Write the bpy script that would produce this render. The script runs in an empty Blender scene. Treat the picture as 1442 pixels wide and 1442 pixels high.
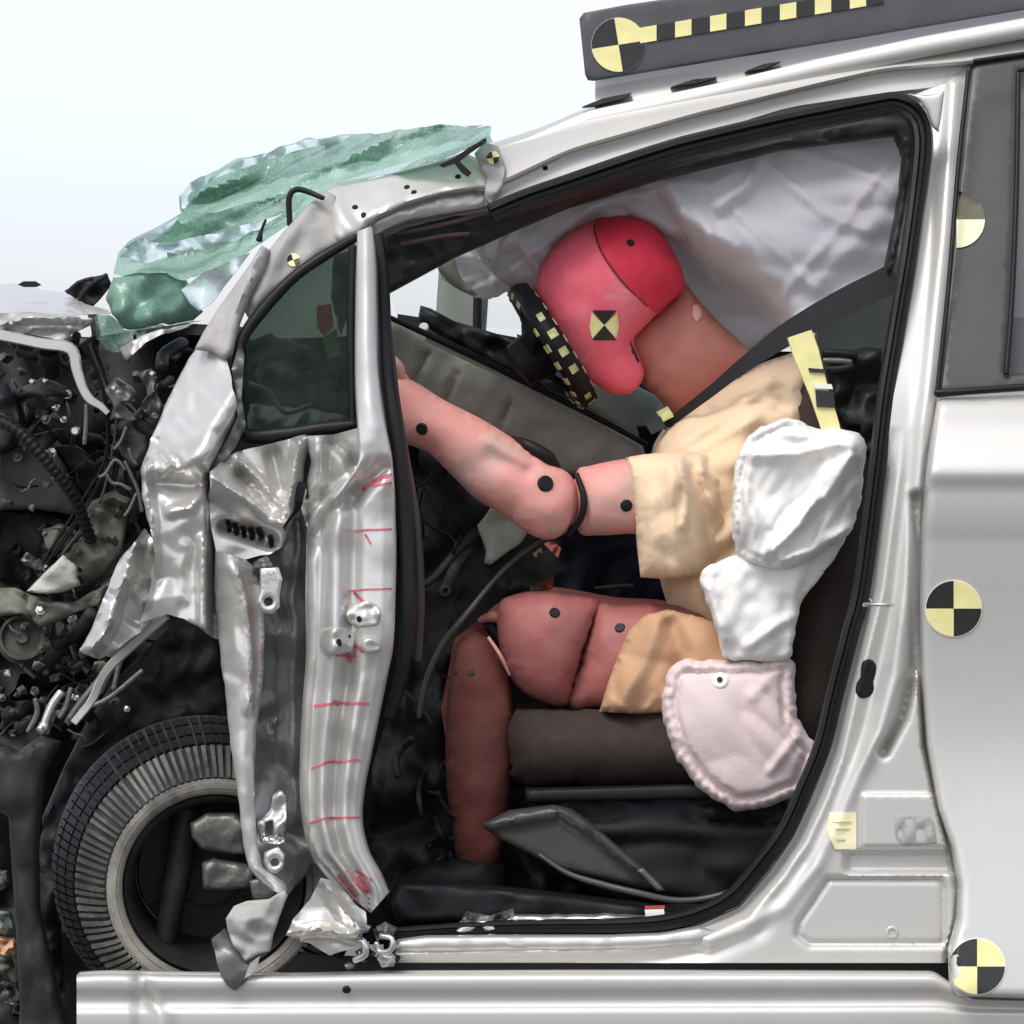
import bpy, math, random
import numpy as np
from mathutils import Vector, Matrix
from mathutils.geometry import delaunay_2d_cdt
from mathutils.bvhtree import BVHTree

random.seed(7)
SC = bpy.context.scene
COL = SC.collection
R = math.radians

# ------------------------------------------------------------------ camera, sky, sun, exposure
CAM_D, CAM_Z = 6.0, 0.9          # metres from the car's side, height of the lens
cam = bpy.data.cameras.new('camera')
cam.sensor_width = 36.0
cam.lens = 36.0 * CAM_D / 1.442
cam.clip_end = 3000
camo = bpy.data.objects.new('camera', cam)
COL.objects.link(camo)
camo.location = (0, -CAM_D, CAM_Z)
camo.rotation_euler = (R(90), 0, 0)
SC.camera = camo

SUN_EL, SUN_AZ = R(55), R(212)      # azimuth measured clockwise from +Y
world = bpy.data.worlds.new('World')
SC.world = world
world.use_nodes = True
nt = world.node_tree
nt.nodes.clear()
sky = nt.nodes.new('ShaderNodeTexSky')
sky.sky_type = 'NISHITA'
sky.sun_disc = False
sky.sun_elevation = SUN_EL
sky.sun_rotation = SUN_AZ
sky.air_density = 1.0
sky.dust_density = 2.0
sky.ozone_density = 1.0
hs = nt.nodes.new('ShaderNodeHueSaturation')
hs.inputs['Saturation'].default_value = 0.36
bg = nt.nodes.new('ShaderNodeBackground')
bg.inputs['Strength'].default_value = 0.135
wo = nt.nodes.new('ShaderNodeOutputWorld')
nt.links.new(sky.outputs[0], hs.inputs['Color'])
wb = nt.nodes.new('ShaderNodeMix')           # camera white balance: a faintly blue overcast white
wb.data_type = 'RGBA'; wb.blend_type = 'MULTIPLY'
wb.inputs[0].default_value = 1.0
wb.inputs[7].default_value = (.945, .945, 1.01, 1)
nt.links.new(hs.outputs[0], wb.inputs[6])
nt.links.new(wb.outputs[2], bg.inputs['Color'])
nt.links.new(bg.outputs[0], wo.inputs['Surface'])

sun = bpy.data.lights.new('sun', 'SUN')
sun.energy = 1.15
sun.angle = R(24)
sun.color = (1.0, 0.97, 0.92)
suno = bpy.data.objects.new('sun', sun)
COL.objects.link(suno)
sd = Vector((math.sin(SUN_AZ) * math.cos(SUN_EL), math.cos(SUN_AZ) * math.cos(SUN_EL), math.sin(SUN_EL)))
suno.rotation_euler = sd.to_track_quat('Z', 'Y').to_euler()
suno.location = (-3, -4, 6)

SC.view_settings.view_transform = 'Standard'
SC.view_settings.look = 'None'
SC.view_settings.exposure = 0.8
SC.view_settings.gamma = 1.0

# ------------------------------------------------------------------ helpers: numbers
def P(px, py, y):
    s = (CAM_D + y) / CAM_D
    return np.stack([(px - 721.0) * s / 1000.0, y + 0 * px, CAM_Z - (py - 721.0) * s / 1000.0], -1)

def P1(px, py, y):
    return Vector(P(np.array([float(px)]), np.array([float(py)]), np.array([float(y)]))[0])

def hash2(ix, iy, seed):
    n = (ix.astype(np.int64) * 374761393 + iy.astype(np.int64) * 668265263 + seed * 2147483647) & 0x7fffffff
    n = ((n ^ (n >> 13)) * 1274126177) & 0x7fffffff
    n = (n ^ (n >> 16)) & 0xffff
    return n / 32767.5 - 1.0

def vn(x, y, s, seed=0):
    x = np.asarray(x, float) / s; y = np.asarray(y, float) / s
    ix = np.floor(x); iy = np.floor(y); fx = x - ix; fy = y - iy
    fx = fx * fx * (3 - 2 * fx); fy = fy * fy * (3 - 2 * fy)
    a = hash2(ix, iy, seed); b = hash2(ix + 1, iy, seed); c = hash2(ix, iy + 1, seed); d = hash2(ix + 1, iy + 1, seed)
    return (a * (1 - fx) + b * fx) * (1 - fy) + (c * (1 - fx) + d * fx) * fy

def ridge(x, y, s, seed=0):
    return 1 - 2 * np.abs(vn(x, y, s, seed))

def facet(x, y, s, seed=0, warp=0.5):
    """piecewise linear height on an irregular triangle lattice: creased sheet metal"""
    wx = x + warp * s * vn(x, y, s * 1.7, seed + 11); wy = y + warp * s * vn(x, y, s * 1.7, seed + 23)
    u = wx / s; v = wy / s
    sk = (u + v) * 0.3660254
    i = np.floor(u + sk); j = np.floor(v + sk)
    t = (i + j) * 0.2113249
    x0 = u - (i - t); y0 = v - (j - t)
    up = x0 > y0
    a = u + sk - i; b = v + sk - j
    h00 = hash2(i, j, seed); h11 = hash2(i + 1, j + 1, seed)
    h10 = hash2(i + 1, j, seed); h01 = hash2(i, j + 1, seed)
    return np.where(a > b, h00 * (1 - a) + h10 * (a - b) + h11 * b, h00 * (1 - b) + h01 * (b - a) + h11 * a)

def seg_dist(x, y, pts, closed=False):
    pts = np.asarray(pts, float)
    if closed: pts = np.vstack([pts, pts[:1]])
    best = np.full(np.shape(x), 1e9)
    for k in range(len(pts) - 1):
        ax, ay = pts[k]; bx, by = pts[k + 1]
        dx, dy = bx - ax, by - ay
        L = dx * dx + dy * dy + 1e-12
        t = np.clip(((x - ax) * dx + (y - ay) * dy) / L, 0, 1)
        best = np.minimum(best, np.hypot(x - ax - t * dx, y - ay - t * dy))
    return best

def crease(x, y, pts, w, h):
    return -h * np.clip(1 - seg_dist(x, y, pts) / w, 0, 1)

def bump(x, y, pts, w, h):
    t = np.clip(seg_dist(x, y, pts) / w, 0, 1)
    return -h * (1 - t * t) ** 2

def curve1(xs, ys, sigma=8.0):
    lo, hi = xs[0] - 60, xs[-1] + 60
    g = np.arange(lo, hi + 1, 1.0)
    v = np.interp(g, xs, ys)
    k = np.arange(-int(3 * sigma), int(3 * sigma) + 1)
    w = np.exp(-k * k / (2 * sigma * sigma)); w /= w.sum()
    v = np.convolve(np.pad(v, len(k) // 2, mode='edge'), w, 'valid')
    return lambda q: np.interp(q, g, v)

def inpoly(x, y, poly):
    poly = np.asarray(poly, float)
    ins = np.zeros(np.shape(x), bool)
    n = len(poly)
    for k in range(n):
        x1, y1 = poly[k]; x2, y2 = poly[(k + 1) % n]
        if y1 == y2: continue
        c = ((y1 > y) != (y2 > y)) & (x < (x2 - x1) * (y - y1) / (y2 - y1) + x1)
        ins ^= c
    return ins

def catmull(pts, step, closed=False):
    pts = [np.asarray(p, float) for p in pts]
    n = len(pts); out = []
    rng = n if closed else n - 1
    for k in range(rng):
        p1 = pts[k]; p2 = pts[(k + 1) % n]
        p0 = pts[(k - 1) % n] if closed or k > 0 else 2 * p1 - p2
        p3 = pts[(k + 2) % n] if closed or k + 2 < n else 2 * p2 - p1
        m = max(1, int(np.linalg.norm((p2 - p1)[:2]) / step))
        for q in range(m):
            t = q / m
            out.append(0.5 * ((2 * p1) + (-p0 + p2) * t + (2 * p0 - 5 * p1 + 4 * p2 - p3) * t * t + (-p0 + 3 * p1 - 3 * p2 + p3) * t ** 3))
    if not closed: out.append(pts[-1])
    return np.array(out)

def resample(pts, step):
    pts = np.asarray(pts, float); out = []
    n = len(pts)
    for k in range(n):
        a = pts[k]; b = pts[(k + 1) % n]
        m = max(1, int(round(np.linalg.norm(b - a) / step)))
        for q in range(m): out.append(a + (b - a) * q / m)
    return np.array(out)

# ------------------------------------------------------------------ helpers: objects
WL = {}     # world location of each object
GEO = {}    # world geometry for casting
def finish(name, V, F, mat, parent=None, smooth=True, mats=None, fm=None, label=None):
    V = np.asarray(V, float)
    c = (V.min(0) + V.max(0)) / 2
    me = bpy.data.meshes.new(name)
    me.from_pydata((V - c).tolist(), [], [list(f) for f in F])
    me.validate()
    if mats:
        for m in mats: me.materials.append(m)
        if fm is not None and len(fm) == len(me.polygons):
            me.polygons.foreach_set('material_index', np.asarray(fm, np.int32))
    else: me.materials.append(mat)
    if smooth: me.polygons.foreach_set('use_smooth', np.ones(len(me.polygons), bool))
    me.update()
    o = bpy.data.objects.new(name, me)
    COL.objects.link(o)
    if parent is not None:
        o.parent = parent
        o.location = Vector(c) - WL[parent.name]
    else: o.location = Vector(c)
    WL[o.name] = Vector(c)
    GEO[o.name] = (V, F)
    if label: o['label'] = label
    return o

def thing(name, label, cat, loc, group=None):
    o = bpy.data.objects.new(name, None)
    COL.objects.link(o)
    o.empty_display_size = 0.1
    o.location = loc
    o['label'] = label; o['category'] = cat
    if group: o['group'] = group
    WL[o.name] = Vector(loc)
    return o

BV = {}
def caster(objs, off=0.0015, fallback=0.0):
    trees = []
    for o in (objs if isinstance(objs, (list, tuple)) else [objs]):
        if o.name not in BV:
            V, F = GEO[o.name]
            BV[o.name] = BVHTree.FromPolygons([tuple(v) for v in V], [tuple(f) for f in F])
        trees.append(BV[o.name])
    org = Vector((0, -CAM_D, CAM_Z))
    def f(px, py):
        out = np.full(len(px), np.nan)
        for k in range(len(px)):
            d = (P1(px[k], py[k], 0) - org).normalized()
            for t in trees:
                h = t.ray_cast(org, d)
                if h[0] is not None and not (out[k] < h[0].y): out[k] = h[0].y
        if np.isnan(out).all(): out[:] = fallback
        m = np.isnan(out)
        if m.any(): out[m] = np.nanmean(out)
        return out - off
    return f

def offset_ring(L, dist, outline, holes, step):
    L = np.asarray(L, float)
    t = np.roll(L, -1, 0) - np.roll(L, 1, 0)
    n = np.stack([-t[:, 1], t[:, 0]], -1); n /= np.linalg.norm(n, axis=1, keepdims=True) + 1e-9
    out = []
    for sgn in (1, -1):
        q = L + sgn * n * dist
        ok = inpoly(q[:, 0], q[:, 1], outline)
        for h in holes: ok &= ~inpoly(q[:, 0], q[:, 1], h)
        d = seg_dist(q[:, 0], q[:, 1], outline, True)
        for h in holes: d = np.minimum(d, seg_dist(q[:, 0], q[:, 1], h, True))
        ok &= d > dist * .93
        out.append(q[ok])
    q = np.vstack(out); keep = []
    for p in q:
        if not keep or np.min(np.hypot(*(np.array(keep) - p).T)) > step * .4: keep.append(p)
    return keep

def triangulate(outline, holes, res, jit=0.2, rings=(), cons=()):
    loops = [outline] + list(holes)
    pts = []; edges = []
    for L in loops:
        s = len(pts)
        pts += [tuple(p) for p in L]
        edges += [(s + k, s + (k + 1) % len(L)) for k in range(len(L))]
    bx0, by0 = np.min(outline, 0); bx1, by1 = np.max(outline, 0)
    gy = np.arange(by0, by1, res * 0.866)
    g = []
    for k, yy in enumerate(gy):
        xs = np.arange(bx0 + (res / 2 if k % 2 else 0), bx1, res)
        g += [(xx, yy) for xx in xs]
    rp = []
    for dist in rings:
        for L in loops: rp += offset_ring(L, dist, outline, holes, min(res, 6))
    pts += [tuple(p) for p in rp]
    cp = []
    for c in cons:
        c = np.array(c, float); st = len(pts)
        ci = inpoly(c[:, 0], c[:, 1], outline) & (seg_dist(c[:, 0], c[:, 1], outline, True) > .3)
        c = c[ci]; cp.append(c)
        pts += [tuple(p) for p in c]
        edges += [(st + k, st + k + 1) for k in range(len(c) - 1)]
    if g:
        g = np.array(g)
        rs = np.random.RandomState(3)
        g = g + rs.uniform(-jit, jit, g.shape) * res
        ok = inpoly(g[:, 0], g[:, 1], outline)
        for h in holes: ok &= ~inpoly(g[:, 0], g[:, 1], h)
        d = seg_dist(g[:, 0], g[:, 1], outline, True)
        for h in holes: d = np.minimum(d, seg_dist(g[:, 0], g[:, 1], h, True))
        ok &= d > max(0.55 * res, (max(rings) + .5 * res) if len(rings) else 0)
        for c in cp: ok &= seg_dist(g[:, 0], g[:, 1], c) > .55 * res
        pts += [tuple(p) for p in g[ok]]
    r = delaunay_2d_cdt([Vector(p) for p in pts], edges, [], 0, 1e-5)
    V = np.array([tuple(v) for v in r[0]])
    F = np.array([list(f) for f in r[2] if len(f) == 3])
    c = V[F].mean(1)
    ok = inpoly(c[:, 0], c[:, 1], outline)
    for h in holes: ok &= ~inpoly(c[:, 0], c[:, 1], h)
    F = F[ok]
    a = V[F[:, 0]]; b = V[F[:, 1]]; q = V[F[:, 2]]
    cr = (b[:, 0] - a[:, 0]) * (q[:, 1] - a[:, 1]) - (b[:, 1] - a[:, 1]) * (q[:, 0] - a[:, 0])
    F = F[np.abs(cr) > 1e-6]; cr = cr[np.abs(cr) > 1e-6]
    F[cr > 0] = F[cr > 0][:, ::-1]        # px y runs down: this winding faces the camera
    used = np.unique(F)
    mp = -np.ones(len(V), int); mp[used] = np.arange(len(used))
    return V[used], mp[F]

def boundary(F):
    cnt = {}
    for f in F:
        for k in range(3):
            a, b = int(f[k]), int(f[(k + 1) % 3])
            cnt[(a, b)] = 1
    return [(a, b) for (a, b) in cnt if (b, a) not in cnt]

def inflate(V, F, B):
    """solve lap(u) = -1 with u = 0 on the rim, return sqrt(u/max): a smoothly inflated height"""
    n = len(V)
    E = np.unique(np.sort(np.vstack([F[:, [0, 1]], F[:, [1, 2]], F[:, [2, 0]]]), 1), axis=0)
    deg = np.bincount(E.ravel(), minlength=n).astype(float)
    free = np.ones(n); free[list(B)] = 0
    def A(u):
        s = np.zeros(n)
        np.add.at(s, E[:, 0], u[E[:, 1]]); np.add.at(s, E[:, 1], u[E[:, 0]])
        return free * (deg * u - s)
    b = free * deg
    u = np.zeros(n); r = b - A(u); p = r.copy(); rs = (r * r).sum()
    for _ in range(400):
        Ap = A(p); al = rs / max((p * Ap).sum(), 1e-20)
        u += al * p; r -= al * Ap
        rn = (r * r).sum()
        if rn < 1e-8 * n: break
        p = r + (rn / rs) * p; rs = rn
    u = np.clip(u, 0, None)
    return np.sqrt(u / u.max())

def prep(outline, res, smooth):
    if smooth: o = catmull(outline, res, True)
    else: o = resample(outline, res)
    return o

def depth_of(y, px, py):
    return (y(px, py) if callable(y) else np.full(len(px), float(y)))

def sheet(name, outline, y, mat, parent, res=8, th=0.006, roll=None, disp=None, holes=(), smooth=False, label=None, flat=False, wob=0.0, jit=0.2, rings=None):
    """a panel with real thickness: outline traced in mm-pixels of the side plane, depth field y, rolled edges"""
    ol = prep(outline, res, smooth)
    if wob:
        ol = ol + wob * np.stack([vn(ol[:, 0], ol[:, 1], 14, 5), vn(ol[:, 0], ol[:, 1], 14, 9)], -1)
    hl = [prep(h, max(3, res * .7), smooth) for h in holes]
    if rings is None: rings = [roll[0] * .12, roll[0] * .4, roll[0]] if (roll and len(ol) < 900) else []
    V, F = triangulate(ol, hl, res, jit, rings)
    x, yy = V[:, 0], V[:, 1]
    d = seg_dist(x, yy, ol, True)
    for h in hl: d = np.minimum(d, seg_dist(x, yy, h, True))
    z = depth_of(y, x, yy)
    if roll:
        t = np.clip(d / roll[0], 0, 1)
        z = z + roll[1] * (1 - np.sqrt(np.clip(1 - (1 - t) ** 2, 0, 1)))
    if disp: z = z + disp(x, yy, d)
    A = P(x, yy, z)
    if th <= 0: return finish(name, A, F.tolist(), mat, parent, not flat, label=label)
    Bk = A + np.array([0, th, 0])
    n = len(A)
    FF = F.tolist() + (F[:, ::-1] + n).tolist()
    for a, b in boundary(F): FF.append([b, a, a + n, b + n])
    V2 = np.vstack([A, Bk])
    o = finish(name, V2, FF, mat, parent, not flat, label=label)
    if not flat:
        try:
            o.data.set_sharp_from_angle(angle=R(74))
        except Exception: pass
    return o

def strip(name, lines, rows, y, mat, parent, step=8, th=.015, label=None):
    """a long pressed panel: rows (line index a, b, t, depth) run along x between traced edge lines"""
    xs0 = max(l[0][0] for l in lines); xs1 = min(l[-1][0] for l in lines)
    n = int((xs1 - xs0) / step) + 1
    xs = np.linspace(xs0, xs1, n)
    Ls = []
    for l in lines:
        l = np.array(l, float); g = np.interp(xs, l[:, 0], l[:, 1])
        k = np.ones(7) / 7; gp = np.pad(g, 3, mode='reflect', reflect_type='odd')
        Ls.append(np.convolve(gp, k, 'valid'))
    A = []
    for a, b, t, dz in rows:
        py = Ls[a] * (1 - t) + Ls[b] * t
        A.append(P(xs, py, depth_of(y, xs, py) + dz))
    A = np.array(A); m = len(rows)
    V = np.vstack([A.reshape(-1, 3), A.reshape(-1, 3) + np.array([0, th, 0])])
    N = m * n; F = []
    for i in range(m - 1):
        for j in range(n - 1):
            a = i * n + j
            F.append([a, a + n, a + n + 1, a + 1]); F.append([a + N, a + 1 + N, a + n + 1 + N, a + n + N])
    for i in (0, m - 1):
        for j in range(n - 1):
            a = i * n + j; q = [a, a + 1, a + 1 + N, a + N]; F.append(q if i == 0 else q[::-1])
    for j in (0, n - 1):
        for i in range(m - 1):
            a = i * n + j; q = [a, a + N, a + n + N, a + n]; F.append(q if j == 0 else q[::-1])
    o = finish(name, V, F, mat, parent, True, label=label)
    o.data.set_sharp_from_angle(angle=R(74))
    return o

def gridpanel(name, left, right, nx, step, y, disp, mat, parent, th=.012, label=None, edge=(.006, 2)):
    """a long upright pressing: regular grid between two traced edges"""
    l = np.array(left, float); r = np.array(right, float)
    L = catmull(left, 3); Rr = catmull(right, 3)
    def arc(C, n):
        d = np.concatenate([[0], np.cumsum(np.hypot(*np.diff(C[:, :2], axis=0).T))]); q = np.linspace(0, d[-1], n)
        return np.stack([np.interp(q, d, C[:, 0]), np.interp(q, d, C[:, 1])], -1)
    n = int(max(np.hypot(*np.diff(l, axis=0).T).sum(), 1) / step)
    yl = np.linspace(0, 1, n)
    A = arc(L, n); B = arc(Rr, n)
    t = np.concatenate([[0, .012, .03, .06], np.linspace(.1, .9, nx), [.94, .97, .988, 1]])
    G = A[:, None, :] * (1 - t)[None, :, None] + B[:, None, :] * t[None, :, None]
    x = G[..., 0].ravel(); yy = G[..., 1].ravel()
    z = depth_of(y, x, yy) + disp(x, yy, np.tile(t, n))
    z += np.tile(edge[0] * np.clip(1 - np.minimum(t, 1 - t) / .05, 0, 1) ** edge[1], n)
    V = P(x, yy, z); m = len(t); N = len(V)
    V2 = np.vstack([V, V + np.array([0, th, 0])]); F = []
    for i in range(n - 1):
        for j in range(m - 1):
            a = i * m + j
            F.append([a, a + 1, a + m + 1, a + m][::-1]); F.append([a + N, a + 1 + N, a + m + 1 + N, a + m + N])
        for j in (0, m - 1):
            a = i * m + j; q = [a, a + N, a + m + N, a + m]; F.append(q if j else q[::-1])
    for i in (0, n - 1):
        for j in range(m - 1):
            a = i * m + j; q = [a, a + 1, a + 1 + N, a + N]; F.append(q if i else q[::-1])
    o = finish(name, V2, F, mat, parent, True, label=label)
    o.data.set_sharp_from_angle(angle=R(74))
    return o

def pillow(name, outline, y, hf, hb, mat, parent, res=8, disp=None, smooth=True, label=None, power=1.0, select=None, grow=0.0, wob=0.0, cons=(), jit=0.2):
    """a closed inflated body: limbs, head, airbags, cushions"""
    ol = prep(outline, res, smooth)
    if wob:
        ol = ol + wob * np.stack([vn(ol[:, 0], ol[:, 1], 9, 5), vn(ol[:, 0], ol[:, 1], 9, 9)], -1)
    V, F = triangulate(ol, [], res, jit, (), cons)
    x, yy = V[:, 0], V[:, 1]
    be = boundary(F); B = sorted({a for e in be for a in e})
    h = inflate(V, F, B) ** power
    d = seg_dist(x, yy, ol, True)
    y0 = depth_of(y, x, yy)
    dd = disp(x, yy, d) if disp else 0
    A = P(x, yy, y0 - hf * h + dd * np.minimum(1, d / 6.0))
    rim = P(x, yy, y0)
    Bk = rim.copy(); Bk[:, 1] = y0 + hb * h
    n = len(A)
    mp = np.arange(n) + n; mp[B] = B
    Fb = mp[F[:, ::-1]]
    V2 = np.vstack([A, Bk]); FF = np.vstack([F, Fb])
    if select is not None:          # keep a part of the surface, lifted outwards as a shell of its own
        c2 = np.stack([x, yy], -1)[F].mean(1)
        k = inpoly(c2[:, 0], c2[:, 1], select)
        FF = np.vstack([F[k], Fb[k]])
    used = np.unique(FF); m2 = -np.ones(len(V2), int); m2[used] = np.arange(len(used))
    V2 = V2[used]; FF = m2[FF]
    if grow:
        N = np.zeros_like(V2)
        fn = np.cross(V2[FF[:, 1]] - V2[FF[:, 0]], V2[FF[:, 2]] - V2[FF[:, 0]])
        for k in range(3): np.add.at(N, FF[:, k], fn)
        N /= np.linalg.norm(N, axis=1, keepdims=True) + 1e-12
        n2 = len(V2)
        Vo = V2 + N * grow; Vi = V2 - N * 0.004
        f2 = FF.tolist() + (FF[:, ::-1] + n2).tolist()
        for a, b in boundary(FF): f2.append([b, a, a + n2, b + n2])
        o = finish(name, np.vstack([Vo, Vi]), f2, mat, parent, True, label=label)
        o.data.set_sharp_from_angle(angle=R(60))
        return o
    return finish(name, V2, FF.tolist(), mat, parent, True, label=label)

def frames(W):
    n = len(W)
    T = np.zeros_like(W)
    T[1:-1] = W[2:] - W[:-2]; T[0] = W[1] - W[0]; T[-1] = W[-1] - W[-2]
    T /= np.linalg.norm(T, axis=1, keepdims=True) + 1e-12
    Y = np.array([0, 1.0, 0])
    Vv = Y - T * (T @ Y)[:, None]
    bad = np.linalg.norm(Vv, axis=1) < 0.15
    Vv[bad] = np.array([0, 0, 1.0]) - T[bad] * T[bad][:, 2:3]
    Vv /= np.linalg.norm(Vv, axis=1, keepdims=True) + 1e-12
    U = np.cross(T, Vv)
    return T, U, Vv

def sweep(name, path, profile, mat, parent, step=8, scale=None, label=None, smooth=True, closed=False, sharp=None):
    """profile: closed list of (u across, v depth) in metres, swept along a pixel path with depth"""
    C = catmull(path, step)
    W = P(C[:, 0], C[:, 1], C[:, 2])
    T, U, Vv = frames(W)
    pr = np.array(profile, float); m = len(pr); n = len(W)
    sc = np.ones(n) if scale is None else np.interp(np.linspace(0, 1, n), np.linspace(0, 1, len(scale)), scale)
    V = (W[:, None, :] + sc[:, None, None] * (pr[None, :, 0:1] * U[:, None, :] + pr[None, :, 1:2] * Vv[:, None, :])).reshape(-1, 3)
    F = []
    for i in range(n - 1):
        for j in range(m):
            a = i * m + j; b = i * m + (j + 1) % m
            F.append([a, b, b + m, a + m])
    F.append(list(range(m))[::-1]); F.append([(n - 1) * m + j for j in range(m)])
    o = finish(name, V, F, mat, parent, smooth, label=label)
    o.data.set_sharp_from_angle(angle=R(sharp or 40))
    return o

def tube(name, path, r, mat, parent, n=10, step=8, flat=1.0, label=None, cap=True):
    """round bar through pixel points (px,py,depth); r in mm, one value or one per point; rounded ends"""
    rr = np.asarray(r, float) if np.ndim(r) else np.full(len(path), float(r))
    pts = np.array([list(p) + [q] for p, q in zip(path, rr)], float)
    C = catmull(pts, step)
    W = P(C[:, 0], C[:, 1], C[:, 2]); rad = np.clip(C[:, 3], .2, None) / 1000.0
    if cap:
        t0 = W[0] - W[1]; t0 /= np.linalg.norm(t0) + 1e-12
        t1 = W[-1] - W[-2]; t1 /= np.linalg.norm(t1) + 1e-12
        k = [0.35, 0.7, 0.92]
        h0 = [W[0] + t0 * rad[0] * 0.6 * q for q in k[::-1]]; r0 = [rad[0] * math.sqrt(1 - q * q) for q in k[::-1]]
        h1 = [W[-1] + t1 * rad[-1] * 0.6 * q for q in k]; r1 = [rad[-1] * math.sqrt(1 - q * q) for q in k]
        W = np.vstack([h0, W, h1]); rad = np.concatenate([r0, rad, r1])
    T, U, Vv = frames(W)
    a = np.linspace(0, 2 * math.pi, n, endpoint=False)
    V = (W[:, None, :] + rad[:, None, None] * (np.cos(a)[None, :, None] * U[:, None, :] + flat * np.sin(a)[None, :, None] * Vv[:, None, :])).reshape(-1, 3)
    F = []
    for i in range(len(W) - 1):
        for j in range(n):
            p = i * n + j; q = i * n + (j + 1) % n
            F.append([p, q, q + n, p + n])
    F.append(list(range(n))[::-1]); F.append([(len(W) - 1) * n + j for j in range(n)])
    return finish(name, V, F, mat, parent, True, label=label)

def lathe(name, c, axis, prof, mat, parent, n=48, label=None, closed=False, mats=None, fmf=None):
    axis = Vector(axis).normalized()
    u = axis.cross(Vector((0, 0, 1))).normalized(); v = axis.cross(u)
    c = Vector(c); V = []; F = []; m = len(prof)
    for i in range(n):
        a = 2 * math.pi * i / n
        d = u * math.cos(a) + v * math.sin(a)
        for r, h in prof: V.append(tuple(c + d * r + axis * h))
    for i in range(n):
        for j in range(m if closed else m - 1):
            a = i * m + j; b = i * m + (j + 1) % m
            a2 = ((i + 1) % n) * m + j; b2 = ((i + 1) % n) * m + (j + 1) % m
            F.append([a, a2, b2, b])
    o = finish(name, V, F, mat, parent, True, label=label)
    o.data.set_sharp_from_angle(angle=R(40))
    return o

def bolt(name, px, py, on, r, mat, parent, depth=0.006, off=0.002, hole=None, label=None):
    """short round stud or socket lying on a surface"""
    y = caster(on, 0)(np.array([px]), np.array([py]))[0]
    yy = caster(on, 0)(np.array([px, px + 4, px]), np.array([py, py, py + 4]))
    a = P1(px, py, yy[0]); b = P1(px + 4, py, yy[1]); c = P1(px, py + 4, yy[2])
    nrm = (b - a).cross(c - a)
    if nrm.length < 1e-9: nrm = Vector((0, -1, 0))
    nrm.normalize()
    if nrm.y > 0: nrm = -nrm
    if nrm.y > -0.35: nrm = (nrm + Vector((0, -0.6, 0))).normalized()
    rr = r / 1000.0
    pr = [(0.0001, off), (rr * .82, off), (rr, off * .4), (rr, -depth), (0.0001, -depth)]
    if hole: pr = [(0.0001, off - .004), (rr * hole, off - .004), (rr * hole, off), (rr * .85, off), (rr, off * .4), (rr, -depth), (0.0001, -depth)]
    return lathe(name, a, nrm, pr, mat, parent, n=20, label=label)

def patch(name, outline, on, mat, parent, res=6, off=0.0015, th=0.001, smooth=False, label=None):
    return sheet(name, outline, caster(on, off + th), mat, parent, res=res, th=th, smooth=smooth, label=label)

def circle(cx, cy, r, n=28, a0=0, a1=360):
    return [(cx + r * math.cos(R(a0 + (a1 - a0) * k / n)), cy + r * math.sin(R(a0 + (a1 - a0) * k / n))) for k in range(n + (0 if a1 - a0 == 360 else 1))]

def target(px, py, r, on, parent, rot=0, name='target_sticker', label=None, border=True, squash=1.0):
    """round four-quarter crash target: black and yellow quarters on a pale disc"""
    base = patch(name, circle(px, py, r + (1.4 if border else 0.4)), on, M['sticker_edge'], parent, res=r / 3, off=0.0006, label=label)
    for q in range(4):
        o = [(px, py)] + circle(px, py, r, 9, q * 90 + rot, q * 90 + 90 + rot)
        patch('yellow_quarter' if q % 2 else 'black_quarter', o, on, M['yellow'] if q % 2 else M['sticker_black'], base if base.parent and base.parent.parent is None else parent, res=r / 3, off=0.0014)
    return base

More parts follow.
